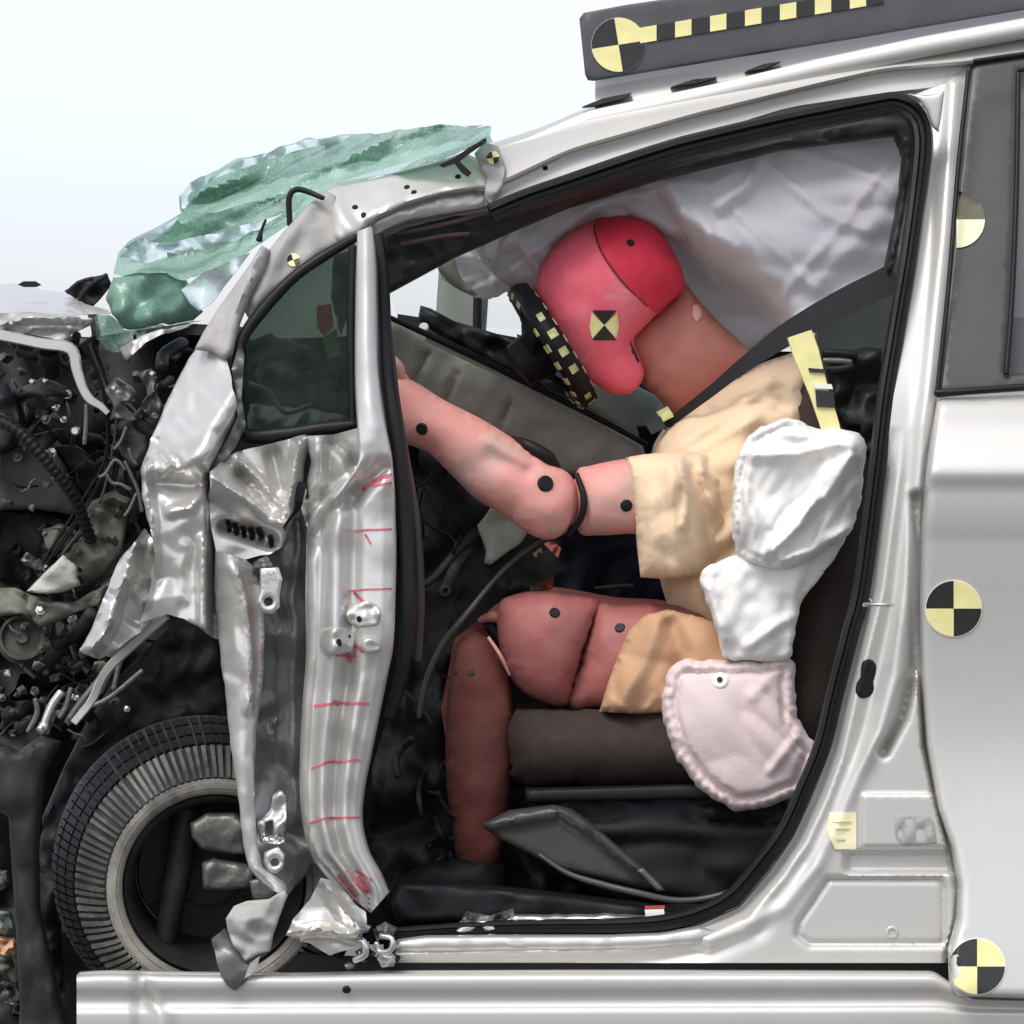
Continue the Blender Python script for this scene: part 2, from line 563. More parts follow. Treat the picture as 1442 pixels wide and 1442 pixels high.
# ------------------------------------------------------------------ materials
M = {}
def mat(key, col, rough=0.5, metal=0.0, coat=0.0, var=0.0, vscale=40.0, bump=0.0, bscale=200.0, spec=0.5, tint=None, tscale=12.0, tlo=0.5, thi=0.65, sheen=0.0, subs=0.0, rvar=0.0, scuff=None):
    m = bpy.data.materials.new(key)
    m.use_nodes = True
    t = m.node_tree; b = t.nodes['Principled BSDF']
    b.inputs['Base Color'].default_value = (*col, 1)
    b.inputs['Roughness'].default_value = rough
    b.inputs['Metallic'].default_value = metal
    b.inputs['Coat Weight'].default_value = coat
    b.inputs['Coat Roughness'].default_value = 0.08
    b.inputs['Specular IOR Level'].default_value = spec
    if sheen: b.inputs['Sheen Weight'].default_value = sheen
    if subs:
        b.inputs['Subsurface Weight'].default_value = subs
        b.inputs['Subsurface Radius'].default_value = (0.01, 0.004, 0.003)
    tc = t.nodes.new('ShaderNodeTexCoord')
    src = None
    if var or tint:
        nz = t.nodes.new('ShaderNodeTexNoise'); nz.inputs['Scale'].default_value = vscale; nz.inputs['Detail'].default_value = 6
        t.links.new(tc.outputs['Object'], nz.inputs['Vector'])
        rp = t.nodes.new('ShaderNodeValToRGB')
        rp.color_ramp.elements[0].position = 0.3; rp.color_ramp.elements[1].position = 0.7
        rp.color_ramp.elements[0].color = (*[c * (1 - var) for c in col], 1)
        rp.color_ramp.elements[1].color = (*[min(1, c * (1 + var)) for c in col], 1)
        t.links.new(nz.outputs['Fac'], rp.inputs['Fac'])
        src = rp.outputs['Color']
        if tint:
            n2 = t.nodes.new('ShaderNodeTexNoise'); n2.inputs['Scale'].default_value = tscale; n2.inputs['Detail'].default_value = 8
            n2.inputs['Roughness'].default_value = 0.65
            t.links.new(tc.outputs['Object'], n2.inputs['Vector'])
            r2 = t.nodes.new('ShaderNodeValToRGB')
            r2.color_ramp.elements[0].position = tlo; r2.color_ramp.elements[1].position = thi
            t.links.new(n2.outputs['Fac'], r2.inputs['Fac'])
            mx = t.nodes.new('ShaderNodeMix'); mx.data_type = 'RGBA'
            t.links.new(r2.outputs['Color'], mx.inputs[0])
            t.links.new(src, mx.inputs[6]); mx.inputs[7].default_value = (*tint, 1)
            src = mx.outputs[2]
        if scuff:
            mp = t.nodes.new('ShaderNodeMapping'); mp.inputs['Scale'].default_value = (1, 1, 3.2); mp.inputs['Rotation'].default_value = (0, .7, 0)
            n5 = t.nodes.new('ShaderNodeTexNoise'); n5.inputs['Scale'].default_value = scuff[1]; n5.inputs['Detail'].default_value = 9; n5.inputs['Roughness'].default_value = .75
            t.links.new(tc.outputs['Object'], mp.inputs[0]); t.links.new(mp.outputs[0], n5.inputs['Vector'])
            r5 = t.nodes.new('ShaderNodeValToRGB'); r5.color_ramp.elements[0].position = scuff[2]; r5.color_ramp.elements[1].position = scuff[3]
            r5.color_ramp.elements[1].color = (scuff[4],) * 3 + (1,)
            t.links.new(n5.outputs['Fac'], r5.inputs[0])
            m5 = t.nodes.new('ShaderNodeMix'); m5.data_type = 'RGBA'
            t.links.new(r5.outputs[0], m5.inputs[0]); t.links.new(src, m5.inputs[6]); m5.inputs[7].default_value = (*scuff[0], 1)
            src = m5.outputs[2]
        t.links.new(src, b.inputs['Base Color'])
    if rvar:
        n4 = t.nodes.new('ShaderNodeTexNoise'); n4.inputs['Scale'].default_value = 30; n4.inputs['Detail'].default_value = 5
        t.links.new(tc.outputs['Object'], n4.inputs['Vector'])
        mr = t.nodes.new('ShaderNodeMapRange'); mr.inputs['From Min'].default_value = .3; mr.inputs['From Max'].default_value = .7
        mr.inputs['To Min'].default_value = max(.05, rough - rvar); mr.inputs['To Max'].default_value = min(1, rough + rvar)
        t.links.new(n4.outputs['Fac'], mr.inputs['Value']); t.links.new(mr.outputs[0], b.inputs['Roughness'])
    if bump:
        n3 = t.nodes.new('ShaderNodeTexNoise'); n3.inputs['Scale'].default_value = bscale; n3.inputs['Detail'].default_value = 4
        t.links.new(tc.outputs['Object'], n3.inputs['Vector'])
        bp = t.nodes.new('ShaderNodeBump'); bp.inputs['Strength'].default_value = bump; bp.inputs['Distance'].default_value = 0.004
        t.links.new(n3.outputs['Fac'], bp.inputs['Height']); t.links.new(bp.outputs[0], b.inputs['Normal'])
    M[key] = m
    return m

mat('paint', (.555, .54, .495), .40, 0.35, .35, var=.02, vscale=5, tint=(.515, .50, .455), tscale=3, tlo=.5, thi=.75)
mat('crushed', (.54, .525, .485), .28, .55, .35, var=.06, vscale=12, tint=(.30, .29, .26), tscale=6, tlo=.58, thi=.8)
mat('pillar', (.54, .525, .485), .34, .5, .35, var=.05, vscale=12, tint=(.40, .385, .35), tscale=7, tlo=.58, thi=.8)
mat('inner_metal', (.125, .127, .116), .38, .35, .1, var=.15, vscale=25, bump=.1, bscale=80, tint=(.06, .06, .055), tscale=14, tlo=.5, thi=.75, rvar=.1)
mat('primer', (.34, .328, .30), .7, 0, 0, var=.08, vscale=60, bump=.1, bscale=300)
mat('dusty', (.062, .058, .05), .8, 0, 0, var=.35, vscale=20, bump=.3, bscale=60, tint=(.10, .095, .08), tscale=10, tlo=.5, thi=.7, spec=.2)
mat('olive', (.13, .13, .10), .6, .1, 0, var=.2, vscale=18, bump=.3, bscale=60, tint=(.06, .06, .05), tscale=10, tlo=.5, thi=.7)
mat('steel', (.62, .61, .58), .25, .85, 0, var=.1, vscale=40, bump=.08, bscale=120, rvar=.1)
mat('cast', (.13, .125, .112), .45, .6, 0, var=.2, vscale=40, bump=.3, bscale=150)
mat('black', (.009, .009, .010), .5, 0, 0, var=.2, vscale=30, bump=.1, bscale=300, spec=.22)
mat('frame_black', (.042, .042, .037), .42, 0, 0, var=.08, vscale=12, bump=.05, bscale=500, rvar=.06)
mat('rubber', (.010, .010, .010), .42, 0, 0, var=.25, vscale=25, bump=.08, bscale=200, spec=.22)
mat('tyre', (.014, .0138, .013), .65, 0, 0, var=.3, vscale=30, bump=.2, bscale=200, tint=(.07, .066, .058), tscale=18, tlo=.45, thi=.75)
mat('tread', (.045, .043, .038), .7, 0, 0, var=.3, vscale=30, bump=.2, bscale=200, tint=(.26, .24, .205), tscale=5, tlo=.44, thi=.62)
mat('sidewall', (.30, .28, .235), .7, 0, 0, var=.15, vscale=30, bump=.15, bscale=200, tint=(.09, .085, .075), tscale=12, tlo=.45, thi=.68)
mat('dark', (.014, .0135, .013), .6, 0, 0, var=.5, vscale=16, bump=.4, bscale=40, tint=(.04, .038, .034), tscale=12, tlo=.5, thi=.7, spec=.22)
mat('darkgrey', (.022, .022, .022), .5, 0, 0, var=.3, vscale=18, bump=.2, bscale=80, tint=(.05, .05, .046), tscale=14, tlo=.55, thi=.75, spec=.22)
mat('carpet', (.006, .0065, .009), .9, 0, 0, var=.4, vscale=60, bump=.5, bscale=300, spec=.22)
mat('dash', (.34, .32, .28), .6, 0, 0, var=.1, vscale=25, bump=.15, bscale=250, tint=(.26, .23, .20), tscale=8, tlo=.45, thi=.7)
mat('green_grey', (.20, .22, .19), .6, 0, 0, var=.12, vscale=15, bump=.1, bscale=200)
mat('quarter_back', (.34, .38, .34), .6, 0, 0, var=.3, vscale=12)
mat('foam', (.42, .44, .37), .9, 0, 0, var=.1, vscale=40, bump=.3, bscale=150)
mat('seat', (.042, .030, .025), .9, 0, 0, var=.15, vscale=50, bump=.3, bscale=500, spec=.2)
mat('face', (.86, .135, .18), .6, 0, 0, var=.06, vscale=14, bump=.04, bscale=90, tint=(.80, .24, .27), tscale=8, tlo=.5, thi=.74, subs=.1, rvar=.1, spec=.28, scuff=((.80, .45, .50), 9, .56, .72, .55))
mat('cap', (.66, .03, .06), .55, 0, 0, var=.12, vscale=22, bump=.06, bscale=70, tint=(.40, .03, .055), tscale=16, tlo=.5, thi=.7, subs=.1, spec=.3)
mat('cap_seam', (.16, .015, .02), .6)
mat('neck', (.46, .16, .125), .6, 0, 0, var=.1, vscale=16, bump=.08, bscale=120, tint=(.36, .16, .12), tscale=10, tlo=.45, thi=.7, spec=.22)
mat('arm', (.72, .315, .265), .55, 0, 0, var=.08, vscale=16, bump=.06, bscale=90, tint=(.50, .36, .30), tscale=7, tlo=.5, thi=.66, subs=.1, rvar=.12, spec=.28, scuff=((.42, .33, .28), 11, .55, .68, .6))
mat('shin', (.165, .052, .04), .65, 0, 0, var=.15, vscale=14, bump=.06, bscale=90, tint=(.10, .042, .034), tscale=10, tlo=.45, thi=.7, spec=.2)  # brown-red shin, base darkened further to stand in for footwell shade
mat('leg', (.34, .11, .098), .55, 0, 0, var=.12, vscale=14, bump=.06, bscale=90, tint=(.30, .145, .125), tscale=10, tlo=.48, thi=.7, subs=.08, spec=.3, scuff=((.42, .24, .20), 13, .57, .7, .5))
mat('shirt', (.76, .565, .365), .9, 0, 0, var=.07, vscale=9, bump=.2, bscale=520, sheen=.15)
mat('shorts', (.50, .295, .165), .85, 0, 0, var=.08, vscale=30, bump=.15, bscale=420)
mat('airbag', (.78, .775, .785), .75, 0, 0, var=.04, vscale=12, bump=.12, bscale=350, tint=(.80, .70, .72), tscale=6, tlo=.56, thi=.75)
def translucent(key, w):
    t = M[key].node_tree; b = t.nodes['Principled BSDF']; out = t.nodes['Material Output']
    tr = t.nodes.new('ShaderNodeBsdfTranslucent'); mx = t.nodes.new('ShaderNodeMixShader'); mx.inputs[0].default_value = w
    l = b.inputs['Base Color'].links
    if l: t.links.new(l[0].from_socket, tr.inputs[0])
    else: tr.inputs[0].default_value = b.inputs['Base Color'].default_value
    t.links.new(b.outputs[0], mx.inputs[1]); t.links.new(tr.outputs[0], mx.inputs[2]); t.links.new(mx.outputs[0], out.inputs[0])
translucent('airbag', .4)
mat('side_bag', (.74, .72, .67), .8, 0, 0, var=.03, vscale=12, bump=.15, bscale=350, tint=(.62, .61, .57), tscale=8, tlo=.5, thi=.75)
mat('pelvis_bag', (.66, .54, .515), .85, 0, 0, var=.04, vscale=20, bump=.2, bscale=350, tint=(.62, .46, .45), tscale=10, tlo=.52, thi=.72)
mat('belt', (.012, .0115, .013), .6, 0, 0, var=.2, vscale=60, bump=.2, bscale=900)
mat('yellow', (.80, .73, .32), .5, 0, 0, var=.08, vscale=40)
mat('tape_yellow', (.50, .52, .22), .5, 0, 0, var=.4, vscale=60)
mat('pale_yellow', (.84, .79, .50), .5, 0, 0, var=.05, vscale=40)
mat('olive_print', (.10, .095, .05), .5, 0, 0, var=.1, vscale=40)
mat('sticker_black', (.016, .016, .015), .45, 0, 0, var=.2, vscale=40)
mat('sticker_edge', (.80, .79, .72), .5)
mat('white_plastic', (.8, .8, .78), .4)
mat('red_ink', (.50, .10, .13), .6, 0, 0, var=.25, vscale=90)
mat('red_tag', (.62, .09, .07), .5)
mat('red', (.45, .05, .04), .5)
mat('green', (.16, .28, .08), .5)
mat('board', (.068, .066, .068), .55, 0, 0, var=.12, vscale=14, bump=.05, bscale=200)
mat('blue_dark', (.012, .014, .028), .5, 0, 0, var=.3, vscale=20, spec=.22)
mat('concrete', (.14, .137, .13), .85, 0, 0, var=.1, vscale=3, bump=.15, bscale=40, tint=(.11, .108, .1), tscale=.6, tlo=.45, thi=.7)

def glass(key, col, transp, rough=.08, crack=0.0, milky=(.6, .7, .65), lo=.45, hi=.7, scale=16):
    """laminated glass: part see-through, part tinted body with a web of cracks and milky crushed areas"""
    m = bpy.data.materials.new(key); m.use_nodes = True
    t = m.node_tree; t.nodes.clear()
    out = t.nodes.new('ShaderNodeOutputMaterial')
    tr = t.nodes.new('ShaderNodeBsdfTransparent'); tr.inputs[0].default_value = (*[min(1, .35 + c * 1.2) for c in col], 1)
    b = t.nodes.new('ShaderNodeBsdfPrincipled'); b.inputs['Roughness'].default_value = rough + .1
    b.inputs['Base Color'].default_value = (*col, 1)
    mx = t.nodes.new('ShaderNodeMixShader')
    t.links.new(tr.outputs[0], mx.inputs[1]); t.links.new(b.outputs[0], mx.inputs[2]); t.links.new(mx.outputs[0], out.inputs[0])
    mx.inputs[0].default_value = 1 - transp
    if crack:
        tc = t.nodes.new('ShaderNodeTexCoord')
        nz = t.nodes.new('ShaderNodeTexNoise'); nz.inputs['Scale'].default_value = scale; nz.inputs['Detail'].default_value = 8; nz.inputs['Roughness'].default_value = .7
        t.links.new(tc.outputs['Object'], nz.inputs['Vector'])
        rp = t.nodes.new('ShaderNodeValToRGB')
        rp.color_ramp.elements[0].position = lo; rp.color_ramp.elements[0].color = (*col, 1)
        rp.color_ramp.elements[1].position = hi; rp.color_ramp.elements[1].color = (*milky, 1)
        t.links.new(nz.outputs['Fac'], rp.inputs[0])
        vo = t.nodes.new('ShaderNodeTexVoronoi'); vo.feature = 'DISTANCE_TO_EDGE'; vo.inputs['Scale'].default_value = 130
        va = t.nodes.new('ShaderNodeVectorMath'); va.operation = 'MULTIPLY_ADD'; va.inputs[1].default_value = (.05, .05, .05)
        t.links.new(nz.outputs['Color'], va.inputs[0]); t.links.new(tc.outputs['Object'], va.inputs[2]); t.links.new(va.outputs[0], vo.inputs['Vector'])
        r2 = t.nodes.new('ShaderNodeValToRGB')
        r2.color_ramp.elements[0].position = .0; r2.color_ramp.elements[0].color = (1, 1, 1, 1)
        r2.color_ramp.elements[1].position = .06; r2.color_ramp.elements[1].color = (0, 0, 0, 1)
        t.links.new(vo.outputs['Distance'], r2.inputs[0])
        ml = t.nodes.new('ShaderNodeMath'); ml.operation = 'MULTIPLY'; ml.inputs[1].default_value = crack
        t.links.new(r2.outputs[0], ml.inputs[0])
        mc = t.nodes.new('ShaderNodeMix'); mc.data_type = 'RGBA'
        t.links.new(ml.outputs[0], mc.inputs[0]); t.links.new(rp.outputs[0], mc.inputs[6]); mc.inputs[7].default_value = (.75, .85, .8, 1)
        t.links.new(mc.outputs[2], b.inputs['Base Color'])
        bp = t.nodes.new('ShaderNodeBump'); bp.inputs['Strength'].default_value = .3; bp.inputs['Distance'].default_value = .005
        t.links.new(nz.outputs['Fac'], bp.inputs['Height']); t.links.new(bp.outputs[0], b.inputs['Normal'])
        ad = t.nodes.new('ShaderNodeMath'); ad.operation = 'ADD'; ad.use_clamp = True
        ad.inputs[1].default_value = 1 - transp
        t.links.new(ml.outputs[0], ad.inputs[0]); t.links.new(ad.outputs[0], mx.inputs[0])
    M[key] = m
    return m
glass('windscreen', (.25, .38, .31), .64, .02, .32, milky=(.50, .62, .55), lo=.44, hi=.60, scale=7)
glass('windscreen_dark', (.17, .31, .23), .3, .12, .14, milky=(.16, .34, .25), lo=.4, hi=.7, scale=18)
glass('windscreen_clear', (.55, .68, .68), .45, .08, .15, milky=(.7, .8, .82), lo=.4, hi=.7)
glass('side_glass', (.10, .13, .11), .90, .05, .05, milky=(.16, .22, .19), lo=.5, hi=.72, scale=18)
glass('quarter_tint', (.26, .33, .28), .66, .2, .1, milky=(.3, .36, .32))
glass('rear_glass', (.16, .16, .155), .45, .04)
glass('far_glass', (.54, .60, .59), .95, .04)

# ------------------------------------------------------------------ setting: ground
def ground():
    n = 40; V = [(0, 0, 0)]; F = []
    rad = [3, 8, 30, 120, 600, 2500]
    for r in rad:
        for k in range(n):
            a = 2 * math.pi * k / n
            V.append((r * math.cos(a), r * math.sin(a), 0))
    for k in range(n): F.append([0, 1 + k, 1 + (k + 1) % n])
    for q in range(len(rad) - 1):
        for k in range(n):
            a = 1 + q * n + k; b = 1 + q * n + (k + 1) % n
            F.append([a, a + n, b + n, b])
    o = finish('ground', V, F, M['concrete'], None)
    o['kind'] = 'structure'
    return o
ground()

# ================================================================== THE CAR
car = thing('wrecked_car', 'white car with its crushed front, driver door missing and deployed airbags', 'car', (0.1, 0.85, 0.0))

side_y = curve1([0, 100, 300, 560, 700, 1442], [.30, .26, .16, .045, .02, .02], 25)   # the body side leans in above the belt

# ---- roof rail
rail_top = [(684, 204), (700, 199), (760, 180), (830, 150), (1000, 111), (1150, 76), (1300, 46), (1442, 18), (1520, 4)]
rail_mid = [(684, 270), (700, 262), (800, 214), (978, 163), (1156, 119), (1245, 99), (1365, 90), (1442, 78), (1520, 68)]
rail_low = [(684, 292), (740, 270), (800, 249), (956, 202), (1111, 153), (1245, 134), (1330, 124), (1366, 100), (1442, 84), (1520, 74)]
roof_rail = strip('roof_rail', [rail_top, rail_mid, rail_low], [(0, 1, 0, .100), (0, 1, .05, .080), (0, 1, .15, .060), (0, 1, .3, .042), (0, 1, .5, .025), (0, 1, .75, .008), (0, 1, .92, .001), (0, 1, 1.0, .006), (1, 2, .03, .026), (1, 2, .2, .030), (1, 2, .55, .028), (1, 2, .9, .030), (1, 2, 1, .040)],
    lambda x, y: side_y(y) - .015, M['paint'], car, step=7, th=.02, label='white roof side rail above the door opening')
for q in [(768, 237)]: bolt('rail_hole', *q, roof_rail, 4, M['black'], roof_rail)
# gutter line between roof and rail
0 and tube('roof_gutter', [(826, 142, .262), (900, 128, .262), (1000, 106, .262), (1150, 71, .262), (1300, 41, .262), (1442, 14, .262)], [3, 4, 4, 4, 4, 4], M['rubber'], car, label='dark roof gutter strip')

# roof skin from this rail to the far one
def roof_skin():
    xs = [690, 740, 830, 1000, 1150, 1300, 1442, 1520]; ys = [206, 192, 152, 116, 80, 48, 22, 10]
    V = []; F = []
    row = [(0.25, 0.0), (.35, .012), (.6, .03), (.85, .036), (1.1, .03), (1.35, .012), (1.45, 0.0)]
    for x, y in zip(xs, ys):
        a = P1(x, y, .25)
        for yy, up in row: V.append((a.x, yy, a.z + up - .004))
    m = len(row)
    n = len(V)
    V += [(v[0], v[1], v[2] - .03) for v in V]
    for i in range(len(xs) - 1):
        for j in range(m - 1):
            a = i * m + j
            F.append([a, a + m, a + m + 1, a + 1]); F.append([a + n, a + 1 + n, a + m + 1 + n, a + m + n])
    for i in range(len(xs) - 1):
        for j in (0, m - 1):
            a = i * m + j; F.append([a, a + n, a + m + n, a + m])
    for j in range(m - 1):
        for i in (0, len(xs) - 1):
            a = i * m + j; F.append([a, a + 1, a + 1 + n, a + n])
    return finish('roof', V, F, M['paint'], car)
roof = roof_skin()

# ---- A pillar: upper piece, grey bared piece, joint
def ap_disp(x, y, d):
    t = np.interp(x, [400, 455, 560, 680], [330, 268, 243, 212])
    z = np.clip(1 - (y - t) / 55.0, 0, 1) ** 2 * .05
    z += .004 * facet(x, y, 34, 3)
    z += crease(x, y, [(470, 262), (478, 300), (500, 330)], 14, .008)
    z += bump(x, y, [(520, 305), (570, 283), (660, 262)], 12, .006)
    return z
a_pillar = sheet('a_pillar', [(458, 270), (475, 262), (500, 257), (560, 243), (625, 225), (652, 214), (676, 224), (690, 244), (692, 266), (668, 266), (620, 273), (570, 288), (533, 306), (508, 326), (496, 334),
    (480, 343), (470, 335), (468, 300)], lambda x, y: side_y(y) - .01, M['paint'], car, res=6, th=.015, roll=(9, .012), disp=ap_disp, label='bent white windscreen pillar')
flange = sheet('pillar_flange', [(516, 315), (533, 303), (570, 288), (620, 273), (668, 266), (690, 268), (692, 290), (668, 296), (620, 303), (575, 312), (540, 326), (522, 336)],
    lambda x, y: side_y(y) + .02 + .0, M['pillar'], car, res=5, th=.01, roll=(8, .012), disp=lambda x, y, d: .012 * np.clip((y - np.interp(x, [530, 600, 690], [305, 278, 266])) / 25, 0, 1) + .003 * facet(x, y, 22, 8))
bared = sheet('bared_pillar', [(458, 268), (472, 275), (478, 300), (486, 330), (478, 345), (446, 360), (425, 378), (402, 398), (372, 425), (352, 452), (345, 440), (352, 405), (372, 360), (400, 325), (430, 292)],
    lambda x, y: side_y(y) + .0, M['primer'], car, res=6, th=.012, roll=(10, .012), disp=lambda x, y, d: .006 * facet(x, y, 30, 5) + crease(x, y, [(440, 285), (395, 350), (360, 420)], 18, .012),
    label='grey bared section of the windscreen pillar')
for q in [(500, 292), (512, 303), (573, 264), (583, 271), (645, 249)]: bolt('pillar_hole', *q, a_pillar, 4.5, M['black'], a_pillar)
joint = sheet('pillar_joint', [(668, 216), (682, 200), (702, 206), (712, 236), (708, 262), (692, 288), (682, 280), (684, 250)], lambda x, y: side_y(y) - .028, M['primer'], car, res=5, th=.02,
    roll=(6, .008), disp=lambda x, y, d: .012 * facet(x, y, 16, 4), label='torn joint in the pillar')
sheet('rubber_strip', [(618, 232), (640, 222), (660, 208), (684, 194), (686, 199), (664, 214), (645, 228), (624, 236)], .13, M['rubber'], car, res=5, th=.01)
sheet('rubber_strip', [(638, 228), (646, 226), (664, 243), (659, 249), (650, 243)], .10, M['rubber'], car, res=4, th=.008)
tube('wiper_arm', [(408, 316, .16), (407, 280, .16), (414, 268, .16), (428, 268, .16), (455, 279, .15)], [4.2, 4.4, 4.4, 4.2, 3.6], M['black'], car, step=4)
tube('wiper_pin', [(365, 338, .15), (368, 325, .15), (374, 310, .15)], [5, 2.5, 2], M['black'], car, step=4)
target(413, 366, 9, bared, bared, rot=-20, border=False)
target(694, 222, 9, joint, joint, rot=-10, border=False)

# ---- windscreen, crumpled over the bonnet
def ws_y(x, y):
    t = np.interp(x, [150, 250, 330, 420, 560, 700], [440, 425, 385, 320, 245, 190])
    return .16 + np.clip((t - y) / 130, 0, 1) * .5
windscreen = sheet('windscreen', [(690, 180), (620, 176), (560, 184), (500, 190), (430, 196), (385, 212), (325, 228), (268, 258), (250, 280), (252, 302), (215, 322), (182, 338), (166, 358), (160, 385), (175, 388),
    (230, 383), (262, 395), (300, 378), (330, 368), (352, 352), (372, 338), (410, 312), (458, 268), (530, 250), (625, 225), (650, 212), (690, 196)], ws_y, M['windscreen'], car, res=6, th=.006, wob=3,
    disp=lambda x, y, d: .07 * facet(x * .45 + y * .1, y * 1.1 + x * .42, 40, 2, .7) + .03 * ridge(x * .25 + y * .1, y * 1.2 + x * .45, 24, 7) + .006 * facet(x, y, 15, 8), label='shattered green windscreen folded over the bonnet')
sheet('windscreen_fold', [(690, 180), (620, 178), (540, 190), (440, 204), (350, 226), (280, 262), (262, 290), (300, 286), (360, 262), (430, 244), (520, 226), (600, 208), (660, 196)], lambda x, y: .62 + 0 * x, M['windscreen'], windscreen, res=6, th=.005, wob=4, disp=lambda x, y, d: .05 * facet(x * .5, y * 1.2 + x * .4, 26, 17))
sheet('windscreen_fold', [(258, 300), (300, 300), (380, 278), (440, 262), (420, 296), (360, 330), (290, 356), (220, 366), (182, 362), (176, 346), (215, 326)], lambda x, y: .38 + 0 * x, M['windscreen'], windscreen, res=6, th=.005, wob=4, disp=lambda x, y, d: .05 * facet(x * .6, y * 1.2 + x * .4, 24, 19))
sheet('windscreen_shard', [(430, 198), (500, 191), (560, 185), (620, 177), (688, 176), (640, 184), (560, 193), (500, 200), (440, 207), (385, 222), (330, 240), (300, 252), (330, 230), (385, 212)], lambda x, y: .55 + 0 * x, M['windscreen_clear'], windscreen, res=5, th=.004, wob=2, disp=lambda x, y, d: .03 * facet(x, y, 16, 21))  # pale crazed strip, also paints in the highlight along the top edge
sheet('windscreen_shard', [(252, 276), (268, 256), (300, 244), (290, 262), (262, 290), (256, 304)], lambda x, y: .50 + 0 * x, M['windscreen_clear'], windscreen, res=5, th=.004, wob=2, disp=lambda x, y, d: .03 * facet(x, y, 16, 22))  # short pale strip, carries the painted edge highlight on to the left
sheet('windscreen_shard', [(168, 360), (200, 332), (250, 306), (240, 322), (210, 342), (250, 340), (330, 322), (400, 300), (330, 340), (240, 362), (200, 372)], lambda x, y: .27 + 0 * x, M['windscreen_clear'], windscreen, res=5, th=.004, wob=3, disp=lambda x, y, d: .03 * facet(x, y, 18, 23))
sheet('windscreen_edge', [(158, 392), (185, 386), (235, 384), (262, 396), (272, 420), (285, 438), (270, 452), (230, 456), (200, 462), (172, 462), (155, 445), (150, 420)], lambda x, y: .28 + .0 * x, M['windscreen_dark'], windscreen, res=6, th=.02, wob=3,
    roll=(14, .03), disp=lambda x, y, d: .03 * facet(x, y, 30, 12))
sheet('windscreen_shard', [(255, 408), (285, 385), (335, 362), (352, 356), (330, 385), (318, 400), (300, 425), (280, 438), (268, 428)], lambda x, y: .24 + 0 * x, M['windscreen_clear'], windscreen, res=6, th=.008, disp=lambda x, y, d: .03 * facet(x, y, 24, 31))
sheet('windscreen_shard', [(132, 440), (152, 446), (176, 464), (235, 458), (282, 452), (240, 462), (205, 474), (176, 500), (150, 494), (135, 470)], lambda x, y: .30 + 0 * x, M['windscreen'], windscreen, res=5, th=.01, wob=3, disp=lambda x, y, d: .03 * facet(x, y, 18, 33))
sheet('windscreen_shard', [(470, 258), (560, 232), (640, 210), (690, 190), (694, 200), (650, 212), (625, 224), (560, 242)], .22, M['windscreen_clear'], windscreen, res=6, th=.006)
sheet('torn_strip', [(166, 492), (200, 472), (245, 460), (272, 456), (262, 462), (232, 470), (205, 482), (184, 502), (178, 508)], .2, M['paint'], car, res=5, th=.008, wob=2, disp=lambda x, y, d: .012 * facet(x, y, 16, 4))

# ---- bonnet
bonnet = sheet('bonnet', [(-40, 404), (20, 399), (60, 408), (100, 414), (120, 428), (150, 436), (156, 441), (100, 444), (60, 441), (30, 439), (8, 455), (-40, 468)],
    lambda x, y: .15 + np.clip((440 - y) / 40, 0, 1) * .5, M['paint'], car, res=6, th=.01, disp=lambda x, y, d: .02 * vn(x, y, 50, 3) + .01 * facet(x, y, 40, 4), label='white bonnet crushed back towards the windscreen')
sheet('bonnet_slot', circle(41, 400, 16, 16), .42, M['black'], bonnet, res=6, th=.01) if False else None
sheet('bonnet_slot', [(25, 401), (33, 396), (50, 396), (58, 401), (50, 404), (33, 404)], .30, M['black'], bonnet, res=4, th=.008)
sheet('bonnet_edge', [(-40, 470), (8, 456), (30, 439), (60, 442), (132, 448), (126, 458), (100, 470), (92, 480), (60, 474), (10, 466), (-40, 480)], lambda x, y: .16 + 0 * x, M['pillar'], car, res=5, th=.012,
    disp=lambda x, y, d: crease(x, y, [(5, 458), (40, 446), (130, 450)], 8, .02) + crease(x, y, [(40, 462), (100, 462)], 7, .018) + .006 * facet(x, y, 22, 9), label='folded inner edge of the bonnet')
sheet('torn_strip', [(90, 410), (118, 392), (150, 386), (156, 400), (140, 420), (128, 432), (112, 424)], .4, M['darkgrey'], car, res=5, th=.02, disp=lambda x, y, d: .03 * facet(x, y, 18, 41))
tube('wiring', [(95, 412, .3), (110, 398, .3), (130, 392, .3)], 3, M['black'], car)
tube('wiring', [(112, 422, .3), (124, 404, .3), (150, 388, .3)], 4, M['black'], car)
sweep('bonnet_hinge', [(-30, 466, .12), (20, 476, .12), (60, 484, .12), (92, 488, .12), (104, 498, .12), (108, 520, .12), (116, 545, .12), (126, 562, .12), (142, 572, .12), (152, 582, .12)],
    [(-.008, 0), (-.006, -.008), (.006, -.008), (.008, 0), (.006, .004), (-.006, .004)], M['pillar'], car, step=5, scale=[1, 1, 1, 1, 1.05, 1.1, 1, .9, .8, .5], label='bent pale bonnet hinge arm')
tube('hinge_rod', [(122, 570, .13), (121, 600, .13), (119, 625, .13)], 3.4, M['cast'], car)

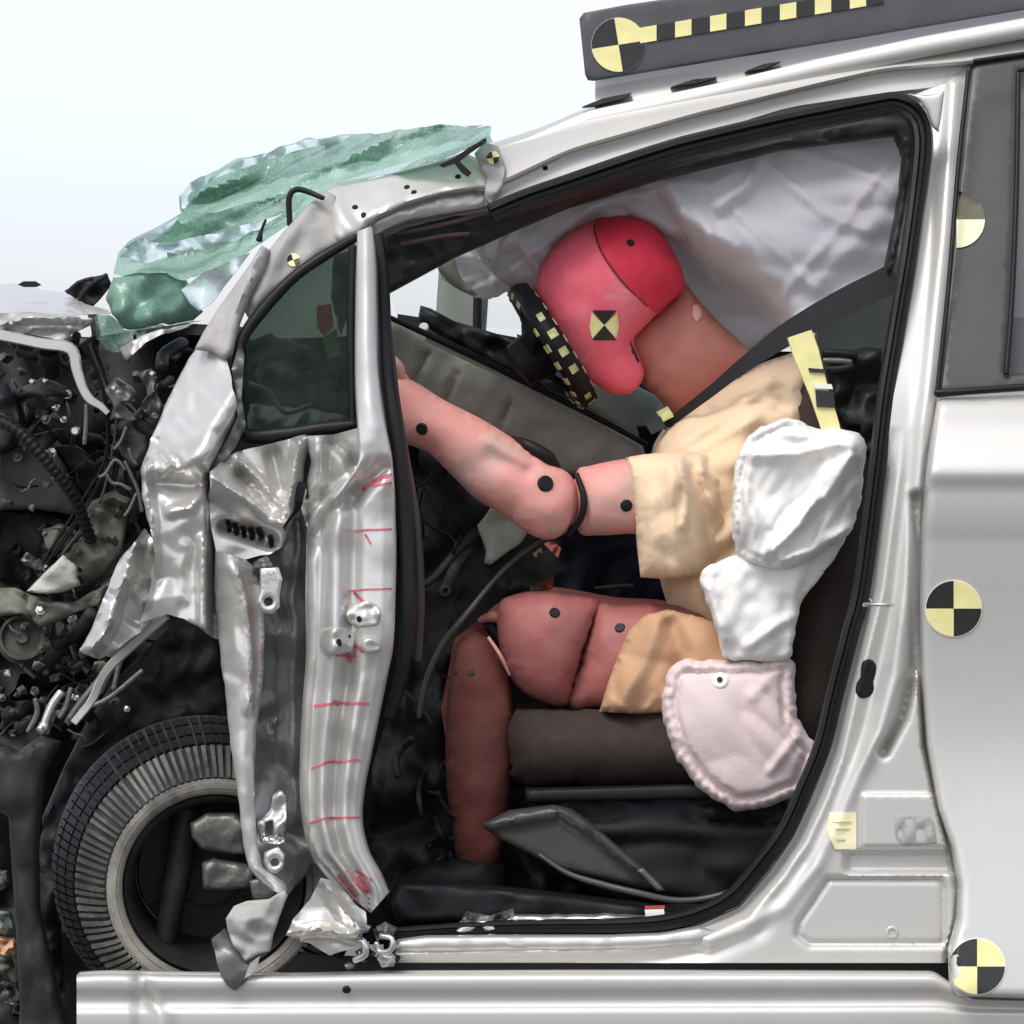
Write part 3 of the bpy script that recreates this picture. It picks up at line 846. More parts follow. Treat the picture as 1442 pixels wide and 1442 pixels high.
# ---- engine bay, crushed and dark
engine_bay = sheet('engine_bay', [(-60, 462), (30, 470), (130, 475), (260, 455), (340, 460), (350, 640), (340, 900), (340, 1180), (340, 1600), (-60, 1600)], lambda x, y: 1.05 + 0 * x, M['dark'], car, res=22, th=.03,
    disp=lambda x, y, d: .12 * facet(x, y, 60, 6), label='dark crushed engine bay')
rs = random.Random(12)
def blob(name, outline, y, mt, th=.06, amp=.02, s=26, res=7, seed=0, roll=(8, .012), label=None, wob=2, parent=None):
    return sheet(name, outline, (lambda x, yy: y + 0 * x) if not callable(y) else y, M[mt], parent or engine_bay, res=res, th=th, roll=roll, wob=wob, disp=lambda x, yy, d: amp * facet(x, yy, s, seed), label=label)
blob('air_box', [(-40, 660), (-5, 640), (60, 615), (72, 628), (118, 712), (112, 726), (50, 716), (-40, 722)], .35, 'dusty', .2, .012, 60, seed=3)
blob('air_box', [(-40, 722), (50, 716), (108, 728), (120, 760), (92, 782), (40, 828), (-40, 810)], .42, 'dark', .2, .03, 40, seed=5)
blob('battery_tray', [(68, 630), (100, 625), (150, 670), (156, 695), (120, 714), (95, 672)], .4, 'dark', .1, .02, 30, seed=6)
blob('torn_liner', [(60, 750), (82, 738), (112, 752), (124, 706), (160, 690), (182, 702), (176, 745), (172, 778), (150, 806), (118, 828), (90, 838), (44, 834), (36, 832), (62, 806), (92, 778), (64, 772)], .3, 'olive', .02, .03, 24, seed=8, label='torn olive plastic liner')
blob('torn_liner', [(38, 832), (88, 782), (108, 798), (112, 826), (84, 836), (52, 836)], .24, 'foam', .012, .012, 26, seed=9, label='pale torn liner piece')
blob('torn_liner', [(-40, 830), (20, 828), (58, 846), (100, 850), (140, 828), (165, 812), (140, 850), (96, 868), (62, 884), (30, 866), (-40, 872)], .28, 'olive', .02, .04, 20, seed=10)
blob('intake_pipe', [(-40, 560), (10, 540), (22, 560), (28, 600), (14, 632), (-40, 640)], .3, 'darkgrey', .08, .02, 22, seed=11)
blob('plastic_cover', [(30, 545), (60, 532), (90, 545), (82, 570), (50, 580), (36, 570)], .36, 'olive', .05, .02, 18, seed=12)
blob('plastic_cover', [(150, 600), (180, 590), (212, 560), (230, 575), (212, 610), (202, 650), (185, 660), (165, 632)], .3, 'olive', .05, .03, 22, seed=13)
blob('bracket', [(147, 548), (165, 532), (184, 542), (192, 556), (182, 564), (170, 566), (186, 584), (192, 592), (182, 594), (162, 590), (154, 592), (160, 572), (156, 560)], .2, 'inner_metal', .02, .012, 12, res=4, seed=14, roll=(4, .005), label='small bare metal bracket')
blob('bracket', [(196, 524), (210, 520), (222, 530), (216, 548), (226, 572), (222, 592), (206, 588), (198, 570), (208, 556)], .22, 'inner_metal', .02, .015, 12, res=4, seed=15, roll=(4, .005))
for (x, y, r) in [(45, 537, 4), (63, 536, 3.4), (106, 607, 6.5), (214, 526, 4), (160, 546, 4)]:
    lathe('bolt', P1(x, y, .16), (0, -1, 0), [(.0001, .006), (r * .7e-3, .006), (r * 1e-3, .002), (r * 1e-3, -.02), (.0001, -.02)], M['steel'], engine_bay, n=12)
for k in range(120):
    x0 = rs.uniform(-20, 260); y0 = rs.uniform(480, 1040)
    if x0 > 190 and y0 > 640: x0 -= 120
    a = rs.uniform(0, 6.3); L = rs.uniform(25, 90)
    pts = [(x0, y0, rs.uniform(.3, .6))]
    for q in range(3):
        a += rs.uniform(-.9, .9)
        pts.append((pts[-1][0] + L / 3 * math.cos(a), pts[-1][1] + L / 3 * math.sin(a), pts[-1][2] + rs.uniform(-.05, .05)))
    rq = rs.choice([2, 2.5, 3, 4, 5, 7, 10]) if k % 3 else 1.6
    tube('hose' if k % 3 else 'wiring', pts, rq, M[rs.choice(['black', 'dark', 'darkgrey']) if rq > 4 else rs.choice(['black', 'dark', 'darkgrey', 'cast', 'black', 'darkgrey', 'dark', 'dusty'] if k % 5 else ['olive', 'dusty', 'cast'])], engine_bay, n=8, step=6)
for k in range(60):
    x0 = rs.uniform(-20, 250); y0 = rs.uniform(475, 1000)
    if x0 > 180 and y0 > 640: x0 -= 120
    w = rs.uniform(8, 30); h = rs.uniform(8, 24); a = rs.uniform(0, 3.1)
    o = []
    for (u, v) in [(-w, -h), (-w * .2, -h * 1.2), (w, -h * .7), (w * .8, h * .3), (w * .3, h), (-w * .8, h * .8)]:
        u *= rs.uniform(.7, 1.1) * .5; v *= rs.uniform(.7, 1.1) * .5
        o.append((x0 + u * math.cos(a) - v * math.sin(a), y0 + u * math.sin(a) + v * math.cos(a)))
    blob(rs.choice(['bracket', 'plastic_cover', 'torn_liner']), o, rs.uniform(.45, .8), rs.choice(['dark', 'dusty', 'darkgrey', 'dusty', 'cast', 'dusty']), .03, .02, 14, res=6, seed=40 + k, roll=(4, .006), wob=1)
# little loops of broken bracket under the wing edge
for pts in [[(140, 672), (148, 668), (156, 655), (162, 648), (170, 652), (176, 662)], [(150, 668), (158, 680), (170, 682), (184, 690)], [(176, 650), (186, 672), (194, 690), (200, 720)], [(178, 602), (170, 622), (162, 632)], [(182, 632), (186, 646), (192, 654)], [(192, 696), (182, 718), (176, 726)]]:
    tube('bracket', [(a, b, .2) for a, b in pts], 3.0, M['cast'], engine_bay, step=4)

# recognisable bits: ribbed hose, wiring loom, pulley, reservoir cap
hp = catmull([(-10, 588, .22), (30, 610, .2), (70, 655, .2), (104, 700, .22), (128, 760, .26)], 2.2)
tube('ribbed_hose', [tuple(p) for p in hp], [9.5 if k % 4 < 2 else 7.6 for k in range(len(hp))], M['black'], engine_bay, n=12, step=3)
for k in range(7):
    o = [(118 + 5 * k * .6, 488), (136 + k * 3, 530 + k), (150 + k * 3.2, 590 - k * 2), (146 + k * 4, 650), (120 + k * 6, 700 + k * 3), (60 + k * 9, 790 - k * 4)]
    tube('wiring', [(a + rs.uniform(-4, 4), b + rs.uniform(-4, 4), .27 + .01 * k) for a, b in o], rs.choice([1.6, 2, 2.4]), M[rs.choice(['black', 'darkgrey', 'black', 'cast'])], engine_bay, n=7, step=6)
lathe('pulley', P1(30, 900, .3), (.2, -1, .25), [(.0001, .01), (.008, .012), (.01, .004), (.026, .002), (.030, .012), (.034, .012), (.034, .004), (.030, .0), (.034, -.006), (.034, -.016), (.0001, -.016)], M['dusty'], engine_bay, n=36)
lathe('reservoir_cap', P1(70, 505, .3), (-.1, -.6, .8), [(.0001, .012), (.014, .012), (.017, .008), (.017, -.006), (.013, -.008), (.013, -.03), (.0001, -.03)], M['black'], engine_bay, n=24)
for k in range(26):
    x0 = rs.uniform(-10, 230); y0 = rs.uniform(490, 1030)
    if x0 > 180 and y0 > 640: x0 -= 120
    r = rs.uniform(2.6, 5.5)
    lathe('bolt', P1(x0, y0, rs.uniform(.25, .4)), (rs.uniform(-.4, .4), -1, rs.uniform(-.2, .5)), [(.0001, .006), (r * .75e-3, .006), (r * 1e-3, .004), (r * 1e-3, 0), (r * 1.5e-3, -.001), (r * 1.5e-3, -.003), (.0001, -.02)], M[rs.choice(['steel', 'cast', 'cast'])], engine_bay, n=6)

for k in range(110):
    x0 = rs.uniform(-15, 215); y0 = rs.uniform(520, 1040)
    if x0 > 170 and y0 > 640: x0 -= 120
    w = rs.uniform(5, 13); a = rs.uniform(0, 6.3)
    o = [(x0 + w * rs.uniform(.5, 1.2) * math.cos(a + q * 1.2566), y0 + w * rs.uniform(.4, 1.1) * math.sin(a + q * 1.2566)) for q in range(5)]
    blob('scrap', o, rs.uniform(.24, .5), rs.choice(['dusty', 'dusty', 'cast', 'dark', 'inner_metal', 'darkgrey', 'olive']), .008, .012, 7, res=4, seed=300 + k, roll=(2, .003), wob=.8)

# ---- front wing, torn and folded
def wing_disp(x, y, d):
    z = .0 * x
    v = (x - 276) * .86 + (y - 490) * .51                     # across the bright upper face, left edge to right edge
    up = np.clip((668 - y) / 24, 0, 1)
    z += up * (.075 * np.clip(1 - v / 92, 0, 1.2) + .045 * np.clip((v - 74) / 30, 0, 1) ** 1.5)
    z += (1 - up) * .022
    z += .022 * np.exp(-((y - (682 + .05 * (x - 240))) / 14) ** 2) * (x < 300)
    z += bump(x, y, [(222, 640), (262, 650), (296, 640)], 34, .014) + .012 * np.exp(-(seg_dist(x, y, [(222, 622), (238, 640), (250, 652)]) / 7) ** 2)
    z += crease(x, y, [(205, 655), (206, 690), (214, 740), (216, 775), (208, 820), (200, 850)], 12, .03)
    z += crease(x, y, [(240, 720), (268, 715), (285, 690)], 12, .012)
    z += crease(x, y, [(228, 640), (240, 655), (232, 668)], 8, .012)
    z += crease(x, y, [(262, 770), (255, 800), (258, 840)], 14, .006)
    z += bump(x, y, [(285, 760), (284, 830), (286, 880)], 11, .018)
    z += .045 * np.clip((x - 288) / 14, 0, 1) * (y > 665)
    z += (.003 + .005 * (1 - up)) * facet(x, y, 46, 21) + .0012 * facet(x, y, 18, 22)
    return z
wing = sheet('front_wing', [(276, 490), (296, 494), (318, 505), (326, 535), (334, 572), (330, 592), (314, 624), (296, 656), (290, 690), (296, 720), (298, 790), (302, 850), (308, 900), (298, 898), (280, 884), (258, 870),
    (236, 864), (216, 872), (196, 876), (206, 850), (214, 815), (219, 780), (212, 745), (200, 700), (198, 662), (212, 620), (232, 572), (255, 525)],
    lambda x, y: -.005 + .05 * np.clip((600 - y) / 200, 0, 1), M['crushed'], car, res=3.8, th=.008, disp=wing_disp, wob=1.5, label='torn white front wing folded along the door edge')
sheet('wing_top', [(352, 372), (368, 345), (380, 352), (372, 380), (352, 420), (338, 455), (328, 500), (316, 508), (298, 496), (274, 492), (286, 468), (310, 430)],
    lambda x, y: .05 + .06 * np.clip((500 - y) / 150, 0, 1), M['primer'], car, res=6, th=.01, roll=(12, .016), disp=lambda x, y, d: crease(x, y, [(366, 350), (332, 440), (318, 505)], 14, .014) + .006 * facet(x, y, 36, 25), label='matt grey top strip of the wing')
sheet('wing_lip', [(326, 520), (338, 480), (344, 500), (340, 560), (346, 600), (330, 632), (300, 668), (296, 656), (322, 616), (334, 588), (334, 560)], lambda x, y: .03 + 0 * x, M['inner_metal'], car, res=5, th=.01, disp=lambda x, y, d: .014 * facet(x, y, 18, 27))
sheet('wing_flap', [(204, 744), (216, 760), (226, 790), (226, 830), (226, 862), (214, 872), (205, 886), (176, 905), (156, 922), (140, 928), (112, 918), (124, 894), (140, 858), (152, 826), (170, 786), (186, 768)],
    lambda x, y: .035 - .03 * np.clip((205 - x) / 60, 0, 1), M['crushed'], car, res=4, th=.008, wob=2, disp=lambda x, y, d: crease(x, y, [(192, 760), (168, 830), (150, 885), (130, 912)], 16, .035) + crease(x, y, [(178, 812), (200, 850)], 9, .02) + .012 * facet(x, y, 22, 28), label='torn flap hanging from the wing')
sheet('wing_flap', [(158, 926), (140, 922), (150, 880), (170, 872), (214, 868), (224, 862), (206, 884)], lambda x, y: .05 + 0 * x, M['olive'], car, res=6, th=.01)
sweep('wing_rail', [(104, 1018, .12), (130, 985, .12), (150, 945, .10), (190, 905, .08), (235, 866, .06)], [(-.007, 0), (-.005, -.006), (.005, -.006), (.007, 0), (0, .004)], M['pillar'], car, step=6, scale=[.8, .9, 1, 1.1, 1], label='pale bent rail under the wing')
for pts, r, mt in [([(60, 1028), (66, 1010), (74, 992), (86, 975)], 6, 'steel'), ([(98, 1012), (112, 992), (128, 972), (146, 950)], 5, 'inner_metal'), ([(140, 975), (150, 955), (158, 940)], 5, 'inner_metal'), ([(40, 1030), (52, 1005), (50, 985)], 4, 'cast'),
    ([(110, 1000), (150, 985), (200, 945)], 4, 'cast'), ([(62, 1020), (62, 1030), (58, 1024)], 8, 'steel'), ([(190, 900), (170, 930), (160, 970)], 4, 'cast'), ([(84, 1010), (92, 998), (100, 970)], 4, 'cast')]:
    tube('broken_rod', [(a, b, .16) for a, b in pts], r, M[mt], engine_bay, step=4)
# wheel arch liner
sheet('arch_liner', [(90, 1080), (120, 1020), (160, 960), (205, 915), (250, 872), (300, 890), (312, 930), (322, 1010), (330, 1090), (300, 1010), (220, 1050), (140, 1110), (100, 1190), (84, 1290), (90, 1400), (60, 1400), (48, 1280), (60, 1150)],
    lambda x, y: .43 + .0 * x, M['black'], car, res=9, th=.02, roll=(16, .02), disp=lambda x, y, d: .012 * vn(x + y, y - x, 30, 3) + .012 * ridge(x * .3, y + x, 16, 5) * .5)
# ragged bumper strip at the far left
sheet('bumper_strip', [(-40, 1060), (10, 1052), (24, 1060), (56, 1036), (84, 1046), (60, 1090), (52, 1180), (54, 1280), (74, 1370), (98, 1460), (110, 1560), (20, 1560), (28, 1420), (22, 1300), (12, 1150), (-40, 1120)],
    lambda x, y: .12 + 0 * x, M['darkgrey'], car, res=8, th=.03, roll=(12, .02), disp=lambda x, y, d: .008 * vn(x, y, 40, 4) + .01 * ridge(x, y * .2, 14, 8) * .4, label='hanging dark bumper strip')
for (x, y, w, h, mt) in [(5, 1300, 12, 16, 'green_grey'), (10, 1335, 14, 14, 'shorts'), (4, 1360, 14, 12, 'olive'), (14, 1400, 14, 16, 'cast'), (0, 1240, 12, 14, 'cast'), (30, 1420, 12, 10, 'darkgrey')]:
    blob('bumper_fragment', [(x - w, y - h), (x + w * .6, y - h * .8), (x + w, y + h * .4), (x + w * .2, y + h), (x - w, y + h * .6)], .3, mt, .03, .02, 10, res=4, seed=int(x + y), roll=(3, .004), wob=1)

# ---- crumpled inner wing panel beside the hinge pillar
def cr_disp(x, y, d):
    z = crease(x, y, [(298, 672), (350, 704), (406, 742)], 30, .05) + crease(x, y, [(328, 640), (372, 684), (404, 720)], 11, .022)
    z += crease(x, y, [(424, 614), (416, 655), (406, 705)], 13, .034)
    z += .002 * vn(x, y, 26, 3)
    z += .03 * np.exp(-(seg_dist(x, y, [(340, 670), (385, 720)]) / 10) ** 2) + .03 * np.exp(-(seg_dist(x, y, [(384, 640), (396, 690)]) / 12) ** 2)
    z += .035 * np.exp(-(seg_dist(x, y, [(318, 742), (350, 752), (380, 760)]) / 10) ** 2)
    z += .003 * facet(x, y, 44, 35)
    return z
inner_wing = sheet('inner_wing', [(296, 664), (312, 650), (334, 636), (380, 626), (418, 614), (430, 612), (436, 625), (430, 650), (424, 690), (412, 722), (398, 742), (402, 756), (398, 770), (380, 780), (352, 786), (330, 792), (304, 778), (297, 745), (294, 700)],
    lambda x, y: .04 + 0 * x, M['crushed'], car, res=3.6, th=.008, disp=cr_disp, wob=1.2, label='crumpled silver inner wing panel')
for q in [(322, 742, 5), (332, 746, 6), (343, 750, 5), (354, 752, 6), (366, 752, 7), (381, 763, 5)]:
    patch('drain_hole', [(q[0] - q[2], q[1] - 9), (q[0] + 2, q[1] - 10), (q[0] + q[2], q[1] + 6), (q[0] - 1, q[1] + 9)], inner_wing, M['black'], inner_wing, res=4, off=.002)
sheet('panel_hole', [(404, 690), (418, 678), (432, 680), (436, 700), (424, 712), (408, 706)], .05, M['black'], car, res=4, th=.01, roll=(4, .006), disp=lambda x, y, d: -.02 + 0 * x)
sheet('cowl_side', [(430, 614), (470, 612), (506, 602), (520, 606), (530, 640), (520, 668), (500, 680), (470, 706), (446, 730), (432, 742), (424, 716), (430, 690), (438, 650)], lambda x, y: .035 + 0 * x, M['pillar'], car, res=5, th=.01,
    disp=lambda x, y, d: crease(x, y, [(436, 700), (450, 660), (448, 620)], 16, .02) + .022 * np.exp(-(seg_dist(x, y, [(468, 622), (490, 640), (506, 668)]) / 8) ** 2) + .02 * np.clip((y - 640) / 60, 0, 1) * (x > 430) + crease(x, y, [(445, 725), (480, 690), (510, 665)], 12, .02) + .004 * facet(x, y, 24, 37))
sheet('pillar_rear_wall', [(398, 745), (425, 715), (445, 700), (438, 800), (436, 920), (430, 1000), (428, 1100), (434, 1160), (452, 1210), (404, 1262), (366, 1222), (340, 1140), (340, 1000), (356, 900), (368, 800)],
    lambda x, y: .10 + 0 * x, M['inner_metal'], car, res=8, th=.02, disp=lambda x, y, d: crease(x, y, [(420, 740), (414, 850), (412, 1000), (410, 1150)], 22, .02) + .01 * facet(x, y, 36, 39))
# long torn strip
def strip_disp(x, y, d):
    c = np.interp(y, [775, 850, 950, 1060, 1140, 1220, 1250], [322, 336, 342, 342, 346, 356, 390])
    z = -.018 * np.cos(np.clip((x - c) / 26, -1.4, 1.4) * 2.2)
    z += crease(x, y, [(330, 800), (345, 850), (352, 920), (350, 1000)], 9, .012)
    z += .003 * facet(x, y, 30, 43)
    return z
torn = sheet('torn_pillar_skin', [(303, 776), (345, 788), (360, 802), (370, 830), (372, 900), (370, 960), (362, 1020), (358, 1070), (358, 1130), (362, 1190), (370, 1222), (402, 1244), (404, 1254), (392, 1258), (368, 1246), (350, 1222), (341, 1180), (335, 1120), (326, 1060), (318, 980), (311, 930), (306, 880), (302, 830)],
    lambda x, y: .02 + 0 * x, M['crushed'], car, res=5, th=.008, disp=strip_disp, wob=1, label='long torn strip of silver body skin')

# ---- hinge pillar
def hp_disp(x, y, d):
    L = np.interp(y, [330, 600, 640, 700, 800, 920, 1000, 1080, 1150, 1200, 1262], [501, 501, 490, 436, 432, 432, 425, 422, 425, 437, 492])
    Rr = np.interp(y, [330, 450, 520, 580, 640, 760, 905, 950, 1000, 1060, 1120, 1160, 1200, 1252], [530, 531, 534, 541, 552, 558, 554, 546, 536, 523, 513, 511, 521, 546])
    t = (x - L) / np.maximum(Rr - L, 1)
    z = .028 * np.clip((t - .0), 0, 1) * 0
    wide = np.clip((y - 640) / 60, 0, 1)
    z += wide * (.016 * np.exp(-((t - .14) / .08) ** 2) - .016 * np.exp(-((t - .34) / .10) ** 2) + .012 * np.exp(-((t - .52) / .09) ** 2) - .010 * np.exp(-((t - .70) / .09) ** 2) * np.clip((y - 900) / 60, 0, 1))
    z += wide * .05 * np.clip(.10 - t, 0, .1) / .1 * .6
    z += wide * .012 * np.clip((t - .86) / .14, 0, 1)
    z += (1 - wide) * -.012 * np.sin(np.clip(t, 0, 1) * math.pi)
    z += .030 * np.exp(-(seg_dist(x, y, [(432, 770), (470, 720), (510, 690), (540, 660)]) / 10) ** 2) * .6
    z += -.012 * np.exp(-((y - 900) / 50) ** 2) * np.clip((t - .1) / .2, 0, 1)
    z += .0025 * facet(x, y, 40, 47) + .004 * vn(x, y, 60, 48)
    return z
hp_left = [(503, 326), (501, 380), (500, 450), (500, 540), (503, 600), (506, 640), (498, 664), (474, 688), (446, 714), (433, 742), (431, 790), (430, 850), (431, 920), (426, 990), (422, 1080), (425, 1150), (437, 1200), (462, 1238), (496, 1266), (522, 1286)]
hp_right = [(525, 318), (530, 370), (531, 450), (533, 520), (540, 580), (549, 626), (552, 644), (554, 668), (556, 694), (557, 730), (558, 770), (557, 830), (554, 905), (545, 955), (525, 1054), (513, 1116), (511, 1158), (520, 1198), (537, 1230), (548, 1256)]
hinge_pillar = gridpanel('hinge_pillar', hp_left, hp_right, 34, 5, lambda x, y: .015 + .06 * np.clip((600 - y) / 280, 0, 1), hp_disp, M['pillar'], car, label='silver door hinge pillar marked with red lines')
def stroke(pts, w):
    a = np.array(pts, float); d = a[-1] - a[0]; n = np.array([-d[1], d[0]]) / np.hypot(*d)
    return [tuple(p + n * w) for p in a] + [tuple(p - n * w) for p in a[::-1]]
for pts, w in [([(510, 690), (528, 676), (552, 668)], 2.4), ([(524, 684), (552, 680)], 1.6), ([(498, 748), (520, 746), (552, 745)], 1.3), ([(514, 752), (522, 766)], 1.4), ([(492, 832), (515, 830), (552, 829)], 1.2), ([(498, 834), (512, 848)], 2.0),
    ([(442, 994), (480, 990), (520, 991)], 1.9), ([(470, 988), (478, 992)], 3.2), ([(438, 1082), (460, 1074), (508, 1070)], 1.5), ([(434, 1160), (460, 1152), (506, 1151)], 1.5), ([(476, 1232), (500, 1262)], 2.4), ([(486, 1226), (514, 1258)], 1.8), ([(500, 1226), (524, 1240)], 1.6),
    ([(482, 1262), (498, 1268)], 2.0), ([(504, 1234), (512, 1248), (520, 1256)], 2.2), ([(474, 922), (500, 924)], 2.4), ([(488, 912), (494, 934)], 2.6), ([(500, 908), (512, 918)], 2.0)]:
    patch('red_mark', stroke(pts, w), hinge_pillar, M['red_ink'], hinge_pillar, res=4, off=.0008, th=.0006)
def hinge(cx, cy, s):
    h = sheet('door_hinge', [(cx - 20 * s, cy - 14 * s), (cx + 8 * s, cy - 18 * s), (cx + 22 * s, cy - 8 * s), (cx + 20 * s, cy + 12 * s), (cx - 2 * s, cy + 16 * s), (cx - 20 * s, cy + 10 * s)], caster(hinge_pillar, .014), M['pillar'], hinge_pillar, res=3.5, th=.014, roll=(5, .008), smooth=True, wob=1.5, disp=lambda x, y, d: .006 * facet(x, y, 14, int(cx)))
    return h
h1 = hinge(512, 866, 1.05); h2 = hinge(474, 904, 1.1); h3 = hinge(522, 910, .6)
for (x, y, r, h) in [(506, 872, 4.5, h1), (478, 905, 5.5, h2), (492, 896, 2.5, h2)]: bolt('bolt_hole', x, y, h, r, M['black'], hinge_pillar, off=.001)
for (x, y) in [(404, 1000), (472, 1002), (432, 905)]: 
    pass
# bare brackets between skin and pillar
def ring_plate(name, outline, hole, y, mt, label=None):
    return sheet(name, outline, y, M[mt], car, res=4, th=.012, roll=(4, .005), holes=[circle(*hole, 14)], label=label)
ring_plate('hinge_bracket', [(366, 800), (392, 798), (398, 815), (394, 838), (394, 855), (384, 866), (368, 862), (362, 848), (366, 832)], (378, 847, 6), .0, 'steel', 'bare steel hinge eye')
sheet('hinge_bracket', [(356, 792), (376, 782), (386, 800), (372, 822), (356, 815)], .03, M['cast'], car, res=4, th=.02, disp=lambda x, y, d: .015 * facet(x, y, 12, 3))
ring_plate('hinge_bracket', [(372, 1200), (392, 1192), (402, 1204), (400, 1222), (390, 1232), (376, 1228), (370, 1214)], (387, 1214, 5.5), .02, 'steel', 'bare steel lower hinge eye')
sheet('hinge_bracket', [(384, 1118), (396, 1112), (404, 1124), (404, 1160), (402, 1186), (390, 1190), (366, 1186), (362, 1158), (372, 1146), (380, 1140)], .035, M['steel'], car, res=4, th=.012, roll=(4, .006), disp=lambda x, y, d: .01 * facet(x, y, 16, 7), holes=[[(374, 1158), (384, 1156), (384, 1176), (374, 1178)]])
sheet('hinge_bracket', [(376, 1018), (388, 1008), (394, 1020), (384, 1034), (376, 1034)], .05, M['cast'], car, res=4, th=.012, disp=lambda x, y, d: .012 * facet(x, y, 10, 9))
# foot of the pillar and loose scraps
sheet('pillar_foot', [(452, 1236), (464, 1240), (492, 1264), (514, 1286), (516, 1300), (504, 1316), (500, 1334), (464, 1346), (436, 1330), (402, 1318), (412, 1294), (436, 1268)], lambda x, y: -.005 + 0 * x, M['crushed'], car, res=4.5, th=.01, wob=1.5,
    disp=lambda x, y, d: crease(x, y, [(455, 1240), (476, 1272), (506, 1308)], 14, .03) + crease(x, y, [(404, 1314), (450, 1308), (500, 1318)], 12, .022) + .006 * facet(x, y, 30, 51), label='crumpled foot of the hinge pillar')
sheet('body_scrap', [(330, 1276), (346, 1270), (380, 1266), (400, 1254), (404, 1262), (392, 1296), (384, 1322), (380, 1340), (362, 1346), (346, 1354), (330, 1336), (320, 1312), (318, 1294)], -.02, M['primer'], car, res=4.5, th=.006, wob=1.5, roll=(6, .006), disp=lambda x, y, d: .012 * facet(x, y, 24, 53), label='pale scrap of torn sheet metal')
sheet('body_scrap', [(298, 1322), (316, 1308), (330, 1334), (346, 1354), (356, 1362), (348, 1380), (330, 1396), (310, 1376)], -.015, M['inner_metal'], car, res=5, th=.006, wob=1.5, disp=lambda x, y, d: .008 * facet(x, y, 24, 55), label='dark scrap of torn sheet metal')
sheet('body_scrap', [(352, 1356), (366, 1346), (362, 1362), (352, 1374), (344, 1378)], -.02, M['steel'], car, res=4, th=.006)
for q in range(14):
    x = rs.uniform(462, 560); y = rs.uniform(1296, 1364)
    w = rs.uniform(6, 16)
    blob('broken_weld', [(x - w, y - w * .3), (x - w * .1, y - w * .8), (x + w, y - w * .2), (x + w * .6, y + w * .6), (x - w * .5, y + w * .7)], rs.uniform(-.01, .06), rs.choice(['steel', 'crushed', 'inner_metal', 'black', 'crushed']), .012, .012, 8, res=3.5, seed=70 + q, roll=(3, .004), wob=1, parent=hinge_pillar)
tube('broken_weld', [(500, 1322, 0), (512, 1326, -.01), (514, 1344, -.01), (500, 1352, 0)], 5, M['steel'], hinge_pillar, step=3)

# ---- quarter window
sheet('quarter_glass', [(344, 478), (372, 440), (420, 394), (470, 360), (500, 342), (500, 604), (420, 610), (345, 612), (338, 560)], .085, M['side_glass'], car, res=10, th=.004, disp=lambda x, y, d: .003 * facet(x, y, 40, 3), label='cracked quarter window')
tube('quarter_frame', [(330, 520, .07), (342, 476, .07), (372, 434, .075), (414, 390, .08), (460, 358, .09), (502, 334, .1)], [7, 8, 9, 8, 8, 6], M['rubber'], car)
tube('quarter_frame', [(336, 530, .08), (336, 580, .075), (344, 612, .07), (400, 612, .07), (450, 604, .07), (500, 598, .07)], [6, 7, 10, 11, 10, 8], M['rubber'], car)
tube('quarter_frame', [(497, 348, .09), (495, 450, .08), (497, 600, .07)], [6, 7, 6], M['rubber'], car)
blob('dash_end', [(352, 540), (372, 502), (410, 492), (452, 500), (484, 530), (486, 600), (350, 604)], .42, 'dark', .2, .03, 30, seed=61, parent=car)
sheet('far_quarter_glass', [(340, 470), (380, 420), (440, 370), (506, 330), (540, 330), (540, 500), (340, 500)], 1.3, M['quarter_tint'], car, res=20, th=.004)
for kk, (ol, yy, mt) in enumerate([([(345, 480), (380, 470), (440, 490), (430, 520), (350, 530)], .5, 'olive'), ([(360, 520), (400, 505), (425, 530), (400, 560), (365, 560)], .4, 'cast'), ([(430, 520), (480, 540), (470, 590), (430, 580)], .38, 'darkgrey'), ([(350, 570), (420, 575), (490, 585), (490, 602), (350, 606)], .3, 'green_grey'), ([(470, 360), (496, 350), (496, 420), (480, 470), (466, 420)], .3, 'darkgrey')]):
    blob('dash_fragment', ol, yy, mt, .03, .02, 18, res=5, seed=130 + kk, parent=car)
tube('loose_wire', [(352, 540, .25), (380, 552, .25), (400, 580, .25), (440, 570, .25)], 4, M['cast'], car)
sheet('warning_tag', [(446, 430), (466, 428), (470, 462), (456, 474), (446, 460)], .5, M['red_tag'], car, res=5, th=.004)
sheet('warning_tag', [(454, 476), (474, 462), (480, 500), (462, 506)], .52, M['green'], car, res=5, th=.004, label='small green tag')

